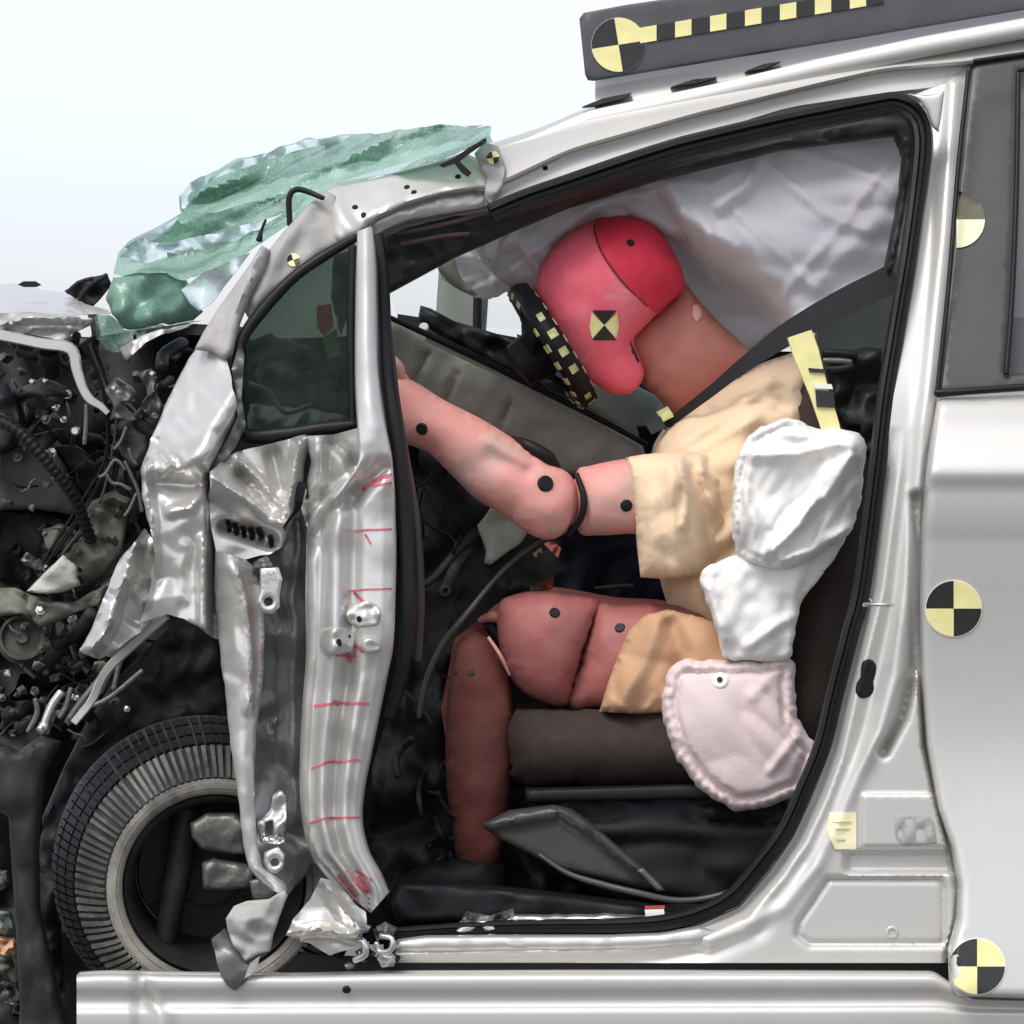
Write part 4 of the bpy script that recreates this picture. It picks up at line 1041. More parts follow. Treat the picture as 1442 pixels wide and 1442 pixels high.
# ---- body side behind the door opening
seal_out = [(1300, 150), (1312, 190), (1306, 260), (1292, 370), (1280, 445), (1262, 560), (1250, 660), (1228, 830), (1210, 900), (1190, 980), (1172, 1060), (1150, 1120), (1122, 1180), (1090, 1227), (1045, 1280), (990, 1304), (930, 1316)]
op = np.array(seal_out + [(870, 1322), (700, 1324), (540, 1328)])
RS = 11
ridge_path = [(1344, 120), (1330, 330), (1306, 560), (1284, 720), (1270, 860), (1262, 950), (1240, 1030), (1205, 1090), (1180, 1150), (1145, 1220), (1100, 1275), (1050, 1312), (1000, 1330)]
panel_rec = [(1166, 1238), (1326, 1238), (1330, 1250), (1330, 1330), (1140, 1330), (1122, 1318), (1124, 1300)]
def bs_disp(x, y, d):
    z = 0 * x
    dr = seg_dist(x, y, ridge_path)
    z += -.013 * np.exp(-(dr / 12) ** 2)
    low = np.clip((y - 600) / 80, 0, 1)
    dop = seg_dist(x, y, op)
    z += low * .012 * np.exp(-((dop - 34) / 13) ** 2)
    z += .025 * np.clip(1 - dop / 16, 0, 1) * low
    # pressed recess with a rounded outline, steps above it
    s = np.where(inpoly(x, y, panel_rec), seg_dist(x, y, panel_rec, True), -seg_dist(x, y, panel_rec, True))
    z += .007 * np.clip((s + 3) / 6, 0, 1) + .006 * np.exp(-(s / 4) ** 2)
    sx = np.clip((x - 1185) / 12, 0, 1)
    z += sx * (.014 * np.clip((y - 1196) / 6, 0, 1) * np.clip((1232 - y) / 8, 0, 1) * 1.0)
    z += np.clip((x - 1212) / 5, 0, 1) * (-.007 * np.clip((y - 1116) / 5, 0, 1) * np.clip((1196 - y) / 6, 0, 1))
    # gap beside the rear door edge
    z += .03 * np.exp(-(seg_dist(x, y, [(1290, 700), (1291, 850), (1288, 940), (1270, 1010), (1244, 1058)]) / 7) ** 2)
    z += .045 * np.clip((x - np.interp(y, [560, 660, 740, 860, 950, 1050, 1130, 1200, 1260, 1300, 1340], [1322, 1306, 1298, 1294, 1294, 1300, 1318, 1338, 1348, 1346, 1334]) + 4) / 9, 0, 1) * (y > 555)
    return z
body_side = sheet('body_side', [(1366, 92), (1350, 230), (1336, 400), (1320, 555), (1310, 640), (1306, 720), (1306, 900), (1316, 1030), (1345, 1130), (1360, 1200), (1362, 1300), (1356, 1356), (1000, 1356), (560, 1356), (556, 1340), (580, 1326), (700, 1322), (870, 1320), (930, 1314), (988, 1302), (1042, 1278),
    (1086, 1226), (1118, 1178), (1146, 1118), (1168, 1058), (1186, 980), (1206, 900), (1224, 830), (1246, 660), (1258, 560), (1276, 445), (1288, 370), (1302, 260), (1307, 190), (1296, 146), (1290, 132), (1325, 118)],
    lambda x, y: side_y(y) + .012, M['paint'], car, res=3.6, th=.03, disp=bs_disp, jit=.12, rings=[3, 7, 11], label='white body side around the door opening')
patch('info_label', [(1168, 1144), (1206, 1144), (1206, 1196), (1176, 1196), (1164, 1172)], body_side, M['pale_yellow'], body_side, res=6)
for (a, b, c, e) in [(1172, 1156, 1198, 1158), (1176, 1166, 1196, 1168), (1178, 1180, 1190, 1183)]:
    patch('label_print', [(a, b), (c, b), (c, e), (a, e)], body_side, M['yellow'], body_side, res=5, off=.003)
sheet('striker_hole', [(1212, 940), (1216, 930), (1226, 928), (1234, 936), (1233, 950), (1230, 960), (1231, 970), (1226, 980), (1214, 984), (1205, 976), (1206, 962), (1211, 954)], caster(body_side, .003), M['rubber'], body_side, res=4, th=.006, smooth=True, roll=(4, .004))
tube('striker', [(1218, 852, .0), (1232, 851, -.02), (1250, 852, -.02), (1256, 852, .01)], [4, 3, 3, 3], M['steel'], body_side, step=4)
bolt('striker_bolt', 1222, 848, body_side, 7, M['steel'], body_side)
bolt('body_plug', 1256, 1313, body_side, 9, M['paint'], body_side, off=.002, hole=.6)
sheet('child_lock', [(1258, 1146), (1310, 1146), (1318, 1160), (1322, 1190), (1270, 1194), (1258, 1180)], caster(body_side, .001), M['primer'], body_side, res=4, th=.004, roll=(5, .004), disp=lambda x, y, d: -.003 * np.sin(x / 5.) * np.sin(y / 7.) * (d > 8))
# small white gusset at the top rear corner of the opening
sheet('corner_gusset', [(1278, 132), (1310, 134), (1330, 128), (1326, 160), (1322, 186), (1314, 178), (1306, 156), (1294, 140)], .15, M['paint'], car, res=5, th=.01, roll=(5, .006))

# ---- sill and rocker
rk_top = [(108, 1373), (140, 1370), (190, 1371), (300, 1373), (420, 1373), (540, 1370), (800, 1369), (1100, 1369), (1336, 1370), (1350, 1404), (1520, 1410)]
rk_bot = [(108, 1573), (1336, 1570), (1350, 1570), (1520, 1570)]
rk_mid = [(108, 1396), (190, 1396), (540, 1396), (1100, 1395), (1336, 1394), (1350, 1412), (1520, 1416)]
rk_low = [(108, 1424), (540, 1423), (1100, 1422), (1336, 1421), (1350, 1424), (1520, 1426)]
rocker = strip('rocker_panel', [rk_top, rk_mid, rk_low, rk_bot], [(0, 1, 0, .05), (0, 1, .04, .014), (0, 1, .2, .002), (0, 1, .45, 0), (0, 1, .9, .002), (0, 1, 1, .004), (1, 2, .2, .008), (1, 2, .45, .010), (1, 2, .7, .010), (1, 2, .85, .006), (1, 2, 1, .001), (2, 3, .04, .0), (2, 3, .3, .006), (2, 3, 1, .05)],
    lambda x, y: -.012 + .012 * np.exp(-((x - 194 - .55 * (y - 1371)) / 8) ** 2) - .006 * (x < 190), M['paint'], car, step=7, th=.04, label='white rocker panel below the door')
sheet('rocker_gap', [(540, 1350), (1360, 1350), (1500, 1396), (1500, 1412), (1340, 1412), (1330, 1376), (380, 1382), (420, 1345)], .05, M['black'], car, res=14, th=.02)
bolt('rocker_plug', 488, 1394, rocker, 6, M['rubber'], rocker)
sheet('sill_strip', [(560, 1324), (600, 1319), (700, 1318), (860, 1318), (930, 1315), (985, 1306), (1020, 1312), (990, 1330), (900, 1338), (560, 1342), (545, 1336)], .03, M['pillar'], car, res=5, th=.02, roll=(8, .01), disp=lambda x, y, d: .002 * facet(x, y, 30, 3))
sheet('sill_inner', [(545, 1320), (560, 1312), (640, 1310), (648, 1298), (700, 1294), (720, 1290), (860, 1288), (930, 1292), (960, 1302), (900, 1316), (700, 1322), (560, 1326)], .075, M['steel'], car, res=5, th=.02, roll=(7, .01), wob=1, disp=lambda x, y, d: .006 * facet(x, y, 26, 5) + .01 * np.exp(-((x - 718) / 3) ** 2))
sheet('sill_scrap', [(650, 1296), (656, 1284), (690, 1290), (722, 1280), (726, 1290), (690, 1298)], .08, M['cast'], car, res=4, th=.01, disp=lambda x, y, d: .014 * facet(x, y, 12, 5))
tube('sill_clip', [(536, 1318, .0), (552, 1322, -.01), (550, 1338, -.01), (534, 1340, 0), (530, 1328, 0)], 4, M['steel'], car, step=4)

# ---- rear door
rd_prof = curve1([540, 560, 600, 640, 655, 668, 676, 690, 800, 950, 1050, 1120, 1200, 1300, 1400, 1430], [.065, .045, .010, -.016, -.024, -.030, -.024, -.018, .004, .026, .032, .028, .012, -.012, -.036, -.040], 6)
rd_soft = curve1([540, 640, 690, 760, 880, 980, 1080, 1180, 1300, 1430], [0, -.016, -.016, -.006, .016, .028, .028, .012, -.014, -.042], 45)
rd_crisp = rd_prof
rd_prof = lambda q: rd_crisp(np.minimum(q, 690)) * np.clip((760 - q) / 70, 0, 1) + rd_soft(q) * (1 - np.clip((760 - q) / 70, 0, 1))
rear_door = sheet('rear_door', [(1320, 560), (1360, 556), (1442, 550), (1500, 547), (1500, 1406), (1442, 1406), (1350, 1403), (1340, 1392), (1338, 1340), (1350, 1296), (1352, 1250), (1342, 1196), (1322, 1140), (1306, 1050), (1299, 950), (1298, 860), (1302, 740), (1308, 660), (1314, 610)],
    lambda x, y: rd_prof(y) - .010, M['paint'], car, res=7, th=.035, roll=(8, .016), jit=0, label='white rear door panel with two round targets')
target(1343, 857, 39, rear_door, rear_door, rot=-0, label='round target on the middle of the rear door')
target(1376, 1361, 39, rear_door, rear_door, rot=0, label='round target at the lower corner of the rear door')
wf = lambda x, y: side_y(y) - .004
win_frame = sheet('rear_window_frame', [(1368, 92), (1400, 86), (1442, 80), (1500, 74), (1500, 546), (1442, 547), (1322, 555), (1336, 400), (1352, 240)], wf, M['frame_black'], car, res=7, th=.02, roll=(5, .008),
    holes=[[(1434, 100), (1490, 96), (1490, 520), (1416, 528), (1424, 420), (1430, 280)]], label='black rear door window frame')
tube('window_channel', [(1434, 104, .19), (1431, 280, .13), (1425, 420, .085), (1417, 526, .05)], 4, M['rubber'], win_frame)
tube('frame_edge', [(1364, 100, .20), (1350, 230, .15), (1336, 400, .09), (1320, 550, .045)], 3.5, M['rubber'], win_frame)
tube('belt_seal', [(1318, 553, .035), (1360, 551, .03), (1442, 545, .03), (1500, 543, .03)], 5, M['rubber'], win_frame)
tube('frame_edge', [(1372, 86, .20), (1442, 76, .20), (1500, 70, .2)], 3.5, M['rubber'], win_frame)
sheet('rear_glass', [(1420, 92), (1500, 88), (1500, 530), (1410, 534)], lambda x, y: side_y(y) + .03, M['rear_glass'], win_frame, res=20, th=.004)
def half_target(px, py, r):
    base = patch('target_sticker', [(px, py - r), (px, py + r)] and [(px, py)] + circle(px, py, r, 9, 0, 90), win_frame, M['pale_yellow'], win_frame, res=8, label='half visible target on the black window frame')
    patch('dark_quarter', [(px, py)] + circle(px, py, r, 9, -90, 0), win_frame, M['olive_print'], win_frame, res=8)
half_target(1347, 309, 40)

# ---- door seal round the opening
lip = [(-.012, .012), (-.013, 0), (-.010, -.009), (-.005, -.010), (-.002, -.003), (.002, -.003), (.005, -.008), (.010, -.007), (.013, 0), (.012, .012)]
sweep('door_seal', [(540, 1316, .07), (700, 1306, .075), (860, 1304, .07), (930, 1300, .06), (985, 1287, .055), (1032, 1262, .05), (1076, 1212, .045), (1108, 1168, .045), (1134, 1110, .045), (1158, 1050, .045), (1176, 976, .045), (1198, 890, .045), (1214, 826, .05), (1236, 658, .055), (1248, 556, .07), (1266, 445, .1), (1279, 368, .12), (1294, 258, .155),
    (1299, 192, .175), (1288, 160, .185), (1262, 146, .19), (1230, 150, .19), (1111, 174, .18), (1000, 200, .165), (933, 218, .16), (800, 262, .145), (740, 282, .135), (692, 302, .13)], lip, M['rubber'], car, step=9, scale=[.7, .8, .9, 1, 1, 1, 1, 1, 1.05, 1.3, 1.4, 1.4, 1.2], label='black rubber seal round the door opening')
lip2 = [(-.010, .012), (-.011, 0), (-.007, -.008), (.0, -.010), (.007, -.008), (.011, 0), (.010, .012)]
sweep('door_seal', [(532, 330, .12), (538, 380, .11), (541, 460, .1), (545, 530, .08), (556, 600, .06), (567, 680, .055), (574, 760, .055), (575, 850, .055), (570, 920, .06), (562, 965, .065), (548, 1010, .07)], lip2, M['rubber'], car, step=8, scale=[.7, .9, 1, 1, 1.1, 1.1, 1.1, 1, .8], label='black rubber seal along the hinge pillar')
sweep('pillar_trim', [(548, 470, .10), (556, 560, .09), (568, 640, .085), (584, 740, .085), (590, 840, .09), (588, 930, .1)], lip2, M['frame_black'], car, step=8, scale=[.5, .7, .8, .8, .6], label='dark pillar trim')
# dark trim under the roof rail
sheet('header_trim', [(536, 336), (575, 318), (640, 303), (700, 292), (820, 262), (1000, 208), (1110, 182), (1240, 158), (1284, 164), (1292, 186), (1284, 250), (1262, 370), (1250, 400), (1246, 380), (1262, 300), (1272, 220), (1260, 190), (1100, 210), (930, 252), (800, 292), (720, 326), (640, 362), (548, 412), (540, 380)],
    lambda x, y: .22 + .04 * np.clip((360 - y) / 200, 0, 1), M['darkgrey'], car, res=7, th=.03, roll=(10, .02), disp=lambda x, y, d: .006 * ridge(x * .1, y + x * .25, 14, 3) + (.02 * facet(x, y, 30, 4) * (x < 700)))
for pts in [[(560, 330), (620, 318), (690, 300)], [(565, 345), (620, 334), (660, 330)]]:
    tube('trim_edge', [(a, b, .19) for a, b in pts], 4, M['seat'], car, step=5)

# ================================================================== interior
sheet('cabin_floor', [(540, 1282), (620, 1276), (1200, 1276), (1300, 1300), (1300, 1500), (540, 1500)], .2, M['carpet'], car, res=20, th=1.3)
sheet('far_door', [(560, 442), (600, 448), (690, 476), (760, 492), (930, 490), (1290, 500), (1320, 900), (1290, 1330), (520, 1330), (530, 900)], 1.42, M['dark'], car, res=24, th=.1, disp=lambda x, y, d: .02 * vn(x, y, 80, 3), label='dark passenger door trim')
sheet('far_glass', [(520, 300), (740, 250), (1000, 200), (1290, 180), (1290, 502), (560, 452)], 1.48, M['far_glass'], car, res=40, th=.004)
sheet('far_pillar', [(618, 380), (690, 380), (684, 470), (690, 490), (612, 470)], 1.36, M['green_grey'], car, res=9, th=.06, roll=(10, .02))
tube('far_pillar_edge', [(676, 390, 1.33), (673, 420, 1.33), (672, 480, 1.33)], [8, 8, 8], M['black'], car)
sheet('far_rail', [(520, 380), (560, 352), (760, 290), (1000, 235), (1290, 210), (1290, 150), (1000, 170), (700, 240), (520, 300)], 1.4, M['darkgrey'], car, res=20, th=.08)
sheet('mirror_housing', [(588, 452), (592, 430), (606, 434), (640, 452), (700, 470), (745, 478), (760, 500), (790, 520), (800, 560), (760, 548), (690, 510), (630, 478)], .95, M['black'], car, res=7, th=.08, roll=(8, .02), disp=lambda x, y, d: .02 * facet(x, y, 26, 3))
lathe('trim_clip', P1(597, 461, .85), (0, -1, .2), [(.0001, .008), (.006, .008), (.008, .0), (.0001, -.004)], M['white_plastic'], car, n=14)
sheet('column_shroud', [(728, 470), (745, 478), (790, 500), (806, 560), (780, 552), (740, 520)], .75, M['blue_dark'], car, res=6, th=.06, roll=(8, .02), disp=lambda x, y, d: .02 * facet(x, y, 20, 5))
# dashboard: pale slab driven back at an angle
def dash_disp(x, y, d):
    u = (x - 545) * .876 + (y - 452) * .482
    v = -(x - 545) * .482 + (y - 452) * .876
    z = .05 * np.clip((v - 10) / 90, 0, 1) ** 1.5 - .0 * u
    for q in (70, 120, 205): z += .010 * np.exp(-((u - q - .1 * v) / 4) ** 2) * (v > 12)
    z += .006 * vn(x, y, 50, 3) + .004 * facet(x, y, 30, 7)
    return z
dashboard = sheet('dashboard', [(544, 454), (556, 452), (600, 474), (680, 512), (760, 552), (840, 592), (905, 628), (912, 650), (890, 668), (800, 670), (700, 640), (620, 640), (560, 620), (540, 560)], .62, M['dash'], car, res=6, th=.25, roll=(8, .02), disp=dash_disp, label='pale dashboard pushed back at an angle')
tube('dash_trim', [(546, 446, .58), (600, 470, .58), (680, 508, .58), (760, 548, .58), (840, 588, .58), (910, 626, .58)], [4, 5, 5, 5, 5, 4], M['black'], car)
tube('dash_trim', [(600, 478, .585), (640, 497, .585), (700, 526, .585), (770, 560, .585), (850, 600, .59)], [3, 3.5, 3, 2.5, 2], M['primer'], car)
sheet('far_seat', [(800, 566), (816, 530), (850, 520), (930, 560), (960, 610), (930, 660), (880, 625)], .95, M['green_grey'], car, res=8, th=.3, roll=(16, .05), label='grey green passenger seat side')
sheet('centre_console', [(770, 750), (935, 740), (945, 850), (880, 850), (770, 850)], .85, M['blue_dark'], car, res=9, th=.2, roll=(10, .02), disp=lambda x, y, d: .02 * facet(x, y, 36, 9))
tube('console_trim', [(838, 828, .8), (860, 826, .8), (890, 824, .8)], [2, 4, 3], M['cast'], car)
# steering wheel with taped rim, seen on edge
def steering():
    c = P1(778, 486, .45); r = .178; t = .017; fold = .56
    dirv = Vector((.53, 0, -.848)).normalized(); yv = Vector((.0, 1, .0)).normalized()
    ax = dirv.cross(yv).normalized(); yv = ax.cross(dirv).normalized()
    V = []; F = []; n = 60; m = 12
    for i in range(n):
        a = 2 * math.pi * i / n; d = dirv * math.cos(a) * fold + yv * math.sin(a)
        for j in range(m):
            b = 2 * math.pi * j / m
            V.append(tuple(c + d * (r + t * math.cos(b)) + ax * (t * math.sin(b))))
    for i in range(n):
        for j in range(m):
            F.append([i * m + j, ((i + 1) % n) * m + j, ((i + 1) % n) * m + (j + 1) % m, i * m + (j + 1) % m])
    w = finish('steering_wheel', V, F, M['black'], car, label='black steering wheel with yellow tape squares on its rim')
    # tape squares: two rows of shallow pads wrapped on the rim
    rq = random.Random(4)
    for row, b0 in enumerate((-.15, 1.2, 2.5, -1.5)):
        for i in range(0, 44):
            if (i + row) % 2 or rq.random() < .22: continue
            V2 = []; 
            for (ii, jj) in [(0, 0), (1, 0), (1, 1), (0, 1)]:
                a = 2 * math.pi * (i + ii * .85) / 44; d = dirv * math.cos(a) * fold + yv * math.sin(a); b = b0 + jj * (.55 + .3 * ((i * 7 + row) % 5) / 5)
                for tt in (t + .0012, t - .002): V2.append(tuple(c + d * (r + tt * math.cos(b)) + ax * (tt * math.sin(b))))
            F2 = [[0, 2, 4, 6], [7, 5, 3, 1], [0, 1, 3, 2], [2, 3, 5, 4], [4, 5, 7, 6], [6, 7, 1, 0]]
            finish('tape_square', V2, F2, M['tape_yellow'], w, smooth=False)
    for k in (0.6, 2.4, 4.2):
        d = dirv * math.cos(k) * fold + yv * math.sin(k)
        a = c + d * .05 - ax * .03; b = c + d * (r - .005)
        u = ax * .006; s = d.cross(ax) * .014
        V3 = [tuple(a + u + s), tuple(a + u - s), tuple(a - u - s), tuple(a - u + s), tuple(b + u + s), tuple(b + u - s), tuple(b - u - s), tuple(b - u + s)]
        finish('spoke', V3, [[0, 1, 2, 3], [7, 6, 5, 4], [0, 4, 5, 1], [1, 5, 6, 2], [2, 6, 7, 3], [3, 7, 4, 0]], M['black'], w, smooth=False)
    lathe('hub', c - ax * .03, ax, [(.0001, .03), (.03, .028), (.04, .01), (.035, -.03), (.0001, -.04)], M['black'], w, n=24)
    return w
steering()

# footwell clutter
sheet('kick_panel', [(546, 1010), (575, 960), (590, 860), (588, 700), (590, 620), (640, 660), (700, 700), (760, 760), (800, 800), (700, 850), (640, 900), (620, 1000), (640, 1120), (700, 1180), (820, 1240), (800, 1290), (540, 1290), (520, 1200), (524, 1080)],
    .38, M['dark'], car, res=9, th=.05, disp=lambda x, y, d: .03 * facet(x, y, 50, 13) + .01 * ridge(x, y * .4, 22, 3))
sheet('firewall', [(300, 480), (610, 470), (620, 1320), (300, 1340)], .98, M['carpet'], car, res=40, th=.04)
sheet('footwell_wall', [(540, 600), (960, 600), (1000, 1000), (960, 1290), (540, 1290)], .95, M['carpet'], car, res=26, th=.04, disp=lambda x, y, d: .03 * facet(x, y, 70, 15))
blob('column_cover', [(672, 740), (690, 716), (728, 722), (744, 748), (735, 762), (705, 785), (692, 795), (682, 792), (684, 776)], .36, 'foam', .03, .01, 26, res=5, seed=81, parent=car, label='torn pale foam pad under the arm', roll=(6, .008), wob=1.5)
sheet('torn_bag_skin', [(742, 790), (758, 764), (780, 762), (790, 772), (782, 800), (778, 830), (748, 838), (704, 846), (690, 836), (716, 812)], .42, M['neck'], car, res=5, th=.006, disp=lambda x, y, d: .02 * ridge(x + y * .5, y * .4, 12, 5), label='brown torn plastic skin above the knee')
sheet('torn_bag_skin', [(750, 780), (762, 770), (768, 800), (760, 830), (746, 832)], .40, M['dash'], car, res=5, th=.006, disp=lambda x, y, d: .012 * ridge(x, y * .4, 8, 6), label='pale torn plastic skin above the knee')
tube('column_edge', [(590, 1010, .3), (600, 960, .3), (622, 910, .3), (658, 864, .3), (706, 806, .33), (750, 770, .35), (800, 748, .38)], [4, 5, 5, 5, 4, 4, 3], M['frame_black'], car, step=6)
for (x, y, r) in [(588, 836, 10), (626, 832, 9)]:
    lathe('pedal_pivot', P1(x, y, .3), (.2, -1, .1), [(.0001, -.004), (r * .4e-3, -.004), (r * .5e-3, .006), (r * 1e-3, .004), (r * 1e-3, -.02)], M['darkgrey'], car, n=18)
tube('pedal_arm', [(585, 830, .31), (610, 815, .31), (640, 780, .33), (668, 750, .35)], [5, 6, 7, 8], M['darkgrey'], car)
tube('pedal_arm', [(626, 832, .31), (640, 800, .31), (660, 775, .34)], [8, 8, 6], M['darkgrey'], car)
for k in range(22):
    x0 = rs.uniform(575, 690); y0 = rs.uniform(640, 1180) if k % 2 else rs.uniform(930, 1260)
    pts = [(x0, y0, .34)]; a = rs.uniform(0, 6.3)
    for q in range(3):
        a += rs.uniform(-.8, .8); pts.append((pts[-1][0] + 18 * math.cos(a), pts[-1][1] + 22 * math.sin(a), .34 + rs.uniform(-.03, .03)))
    tube('loose_wire', pts, rs.choice([2, 3, 4, 6]), M[rs.choice(['black', 'darkgrey', 'dark', 'darkgrey'])], car, n=7, step=6)
sheet('sill_trim', [(560, 1244), (640, 1246), (760, 1258), (880, 1272), (980, 1284), (1060, 1262), (1040, 1284), (980, 1302), (860, 1300), (700, 1296), (560, 1300), (545, 1270)], .14, M['black'], car, res=7, th=.06, roll=(8, .015), disp=lambda x, y, d: .006 * facet(x, y, 40, 3))
sheet('tag', [(908, 1281), (935, 1280), (936, 1289), (909, 1290)], .118, M['white_plastic'], car, res=5, th=.002, label='small white tag on the sill')
sheet('tag', [(908, 1276), (936, 1275), (936, 1279), (908, 1280)], .118, M['red'], car, res=5, th=.002, label='small red tag on the sill')
tube('floor_cable', [(760, 1204, .16), (800, 1230, .15), (850, 1246, .14), (900, 1258, .13), (950, 1268, .13), (1000, 1264, .13), (1050, 1246, .12), (1090, 1205, .12)], [3, 4, 5, 5, 5, 5, 5, 4], M['frame_black'], car)

# ---- driver seat with its airbags
seat = pillow('driver_seat', [(716, 1000), (760, 990), (860, 990), (950, 985), (1060, 990), (1110, 1040), (1090, 1120), (960, 1116), (800, 1112), (722, 1108), (708, 1060)], .42, .22, .22, M['seat'], car, res=10, power=.45, label='dark brown driver seat')
pillow('backrest', [(1130, 520), (1180, 512), (1236, 520), (1242, 600), (1236, 760), (1222, 880), (1196, 1000), (1164, 1080), (1120, 1090), (1085, 1040), (1090, 930), (1120, 820), (1110, 640)], .47, .255, .22, M['seat'], seat, res=10, power=.42, disp=lambda x, y, d: .006 * vn(x, y, 50, 3))
sheet('seat_base', [(740, 1118), (960, 1112), (1100, 1120), (1140, 1150), (1100, 1230), (1000, 1276), (880, 1272), (760, 1225)], .22, M['black'], seat, res=9, th=.4, roll=(16, .03), disp=lambda x, y, d: .012 * ridge(x * .25, y, 26, 4))
sheet('seat_cover', [(678, 1162), (716, 1142), (780, 1134), (806, 1140), (830, 1158), (880, 1200), (930, 1242), (932, 1252), (912, 1252), (840, 1236), (780, 1222), (740, 1200), (700, 1180)], .185, M['frame_black'], seat, res=6, th=.02, roll=(7, .012), disp=lambda x, y, d: crease(x, y, [(690, 1160), (790, 1142), (850, 1180), (925, 1246)], 16, .014), label='dark plastic side cover of the seat')
sheet('seat_lever', [(896, 1226), (906, 1222), (930, 1246), (936, 1254), (926, 1256)], .165, M['cast'], seat, res=4, th=.01, roll=(3, .004))
sheet('seat_rail', [(740, 1112), (1000, 1104), (1120, 1112), (1120, 1124), (960, 1126), (740, 1130)], .20, M['black'], seat, res=9, th=.05, roll=(5, .01))
tube('headrest_post', [(1160, 497, .19), (1182, 497, .19), (1204, 500, .19)], 6, M['black'], seat)
tube('headrest_post', [(1160, 508, .19), (1182, 508, .19), (1198, 510, .19)], 5, M['cast'], seat)
tube('headrest_post', [(1160, 520, .19), (1182, 520, .19), (1200, 516, .19)], 6, M['black'], seat)
blob('seat_bracket', [(1200, 492), (1220, 488), (1244, 492), (1246, 640), (1216, 640), (1210, 600), (1190, 600), (1168, 560), (1160, 520), (1170, 505), (1190, 510)], .205, 'black', .08, .02, 26, res=6, seed=91, parent=seat)
sheet('rear_trim', [(1150, 440), (1225, 400), (1240, 300), (1300, 300), (1290, 500), (1220, 492), (1190, 508), (1150, 500)], .9, M['green_grey'], car, res=9, th=.05, label='grey trim behind the seat')
sheet('rear_bulkhead', [(1150, 470), (1520, 440), (1520, 1300), (1180, 1300)], 1.1, M['dark'], car, res=40, th=.05)

# curtain airbag: from the rail down behind the head
def cur_y(x, y):
    t = np.interp(x, [620, 800, 1000, 1290], [330, 262, 222, 170])
    z = .33 - .05 * np.clip((y - t) / 260, 0, 1)
    near = np.exp(-(seg_dist(x, y, [(800, 400), (870, 380), (910, 420), (1000, 490)]) / 108) ** 6)
    return z + (np.maximum(z, .50) - z) * near
def cur_disp(x, y, d):
    z = .010 * ridge(x * .25 + y * .06, y - x * .05, 42, 3) * np.clip((x - 980) / 80, 0, 1)
    z += .010 * ridge(x * .9 - y * .35, x * .15 + y * .3, 30, 14) * np.exp(-(np.hypot(x - 1000, y - 320) / 90) ** 2)
    z += crease(x, y, [(935, 248), (960, 300), (1000, 330), (1040, 345)], 22, .024) + crease(x, y, [(1075, 214), (1050, 262), (1012, 290)], 18, .018) + crease(x, y, [(960, 300), (985, 350), (1002, 396)], 13, .020) + crease(x, y, [(1000, 330), (1010, 375)], 9, .016) + crease(x, y, [(950, 250), (1000, 262), (1040, 240)], 14, .014) + crease(x, y, [(700, 350), (790, 318), (850, 280), (930, 262)], 16, .014)
    for q in ([(1080, 230), (1160, 300), (1230, 330)], [(1040, 300), (1120, 380), (1150, 410)], [(1284, 180), (1200, 300), (1090, 430)], [(1120, 210), (1230, 250), (1276, 280)]): z += crease(x, y, q, 11, .010)
    z += .06 * np.exp(-(((x - 1180) * .35 + (y - 400)) / 50) ** 2) * .4
    z += crease(x, y, [(1280, 200), (1250, 290), (1150, 400)], 26, .012)
    z += .008 * ridge(x + y * .5, y, 28, 6) * (x < 940)
    return z
curtain = pillow('curtain_airbag', [(690, 322), (760, 288), (830, 258), (930, 238), (945, 250), (1000, 226), (1067, 208), (1150, 192), (1245, 170), (1290, 168), (1300, 200), (1290, 260), (1268, 362), (1256, 382), (1180, 418), (1100, 458), (1050, 498), (1000, 500), (960, 470), (930, 420), (860, 380), (780, 372), (740, 400), (700, 384), (676, 352)],
    cur_y, .03, .05, M['airbag'], car, res=6, disp=cur_disp, smooth=False, power=.7, label='grey curtain airbag hanging behind the head')
pillow('curtain_airbag', [(668, 346), (690, 322), (760, 286), (830, 257), (935, 240), (965, 262), (990, 300), (992, 334), (950, 340), (915, 322), (880, 312), (840, 316), (808, 332), (784, 358), (772, 392), (768, 424), (744, 412), (716, 404), (690, 380)],
    lambda x, y: .385 + .03 * np.clip((y - 300) / 80, -1, 1), .05, .03, M['airbag'], car, res=5, smooth=True, wob=2, power=.7, disp=lambda x, y, d: crease(x, y, [(700, 352), (780, 318), (850, 284), (930, 268)], 12, .014) + crease(x, y, [(720, 380), (770, 340), (820, 305)], 9, .012) + crease(x, y, [(735, 352), (760, 380), (768, 410)], 7, .014) + crease(x, y, [(935, 246), (950, 290), (980, 330)], 10, .012) + .008 * ridge(x * .4 + y * .5, y * .8 - x * .4, 20, 3),
    label='folded front lobe of the curtain airbag over the crown')
pillow('front_airbag', [(618, 376), (640, 356), (666, 330), (684, 330), (712, 345), (752, 366), (750, 395), (716, 410), (690, 422), (668, 418), (640, 404), (622, 392)], .50, .03, .05, M['airbag'], car, res=5, disp=lambda x, y, d: crease(x, y, [(660, 335), (690, 380), (700, 420)], 10, .02) + crease(x, y, [(640, 360), (700, 372), (745, 392)], 9, .014) + .012 * ridge(x * .6 + y, y, 22, 3), smooth=False, power=.7, wob=2,
    label='collapsed grey front airbag beside the wheel')
pillow('front_airbag', [(616, 374), (632, 358), (640, 364), (650, 392), (672, 416), (650, 410), (628, 394)], .46, .012, .02, M['dash'], car, res=5, label='beige edge of the front airbag')

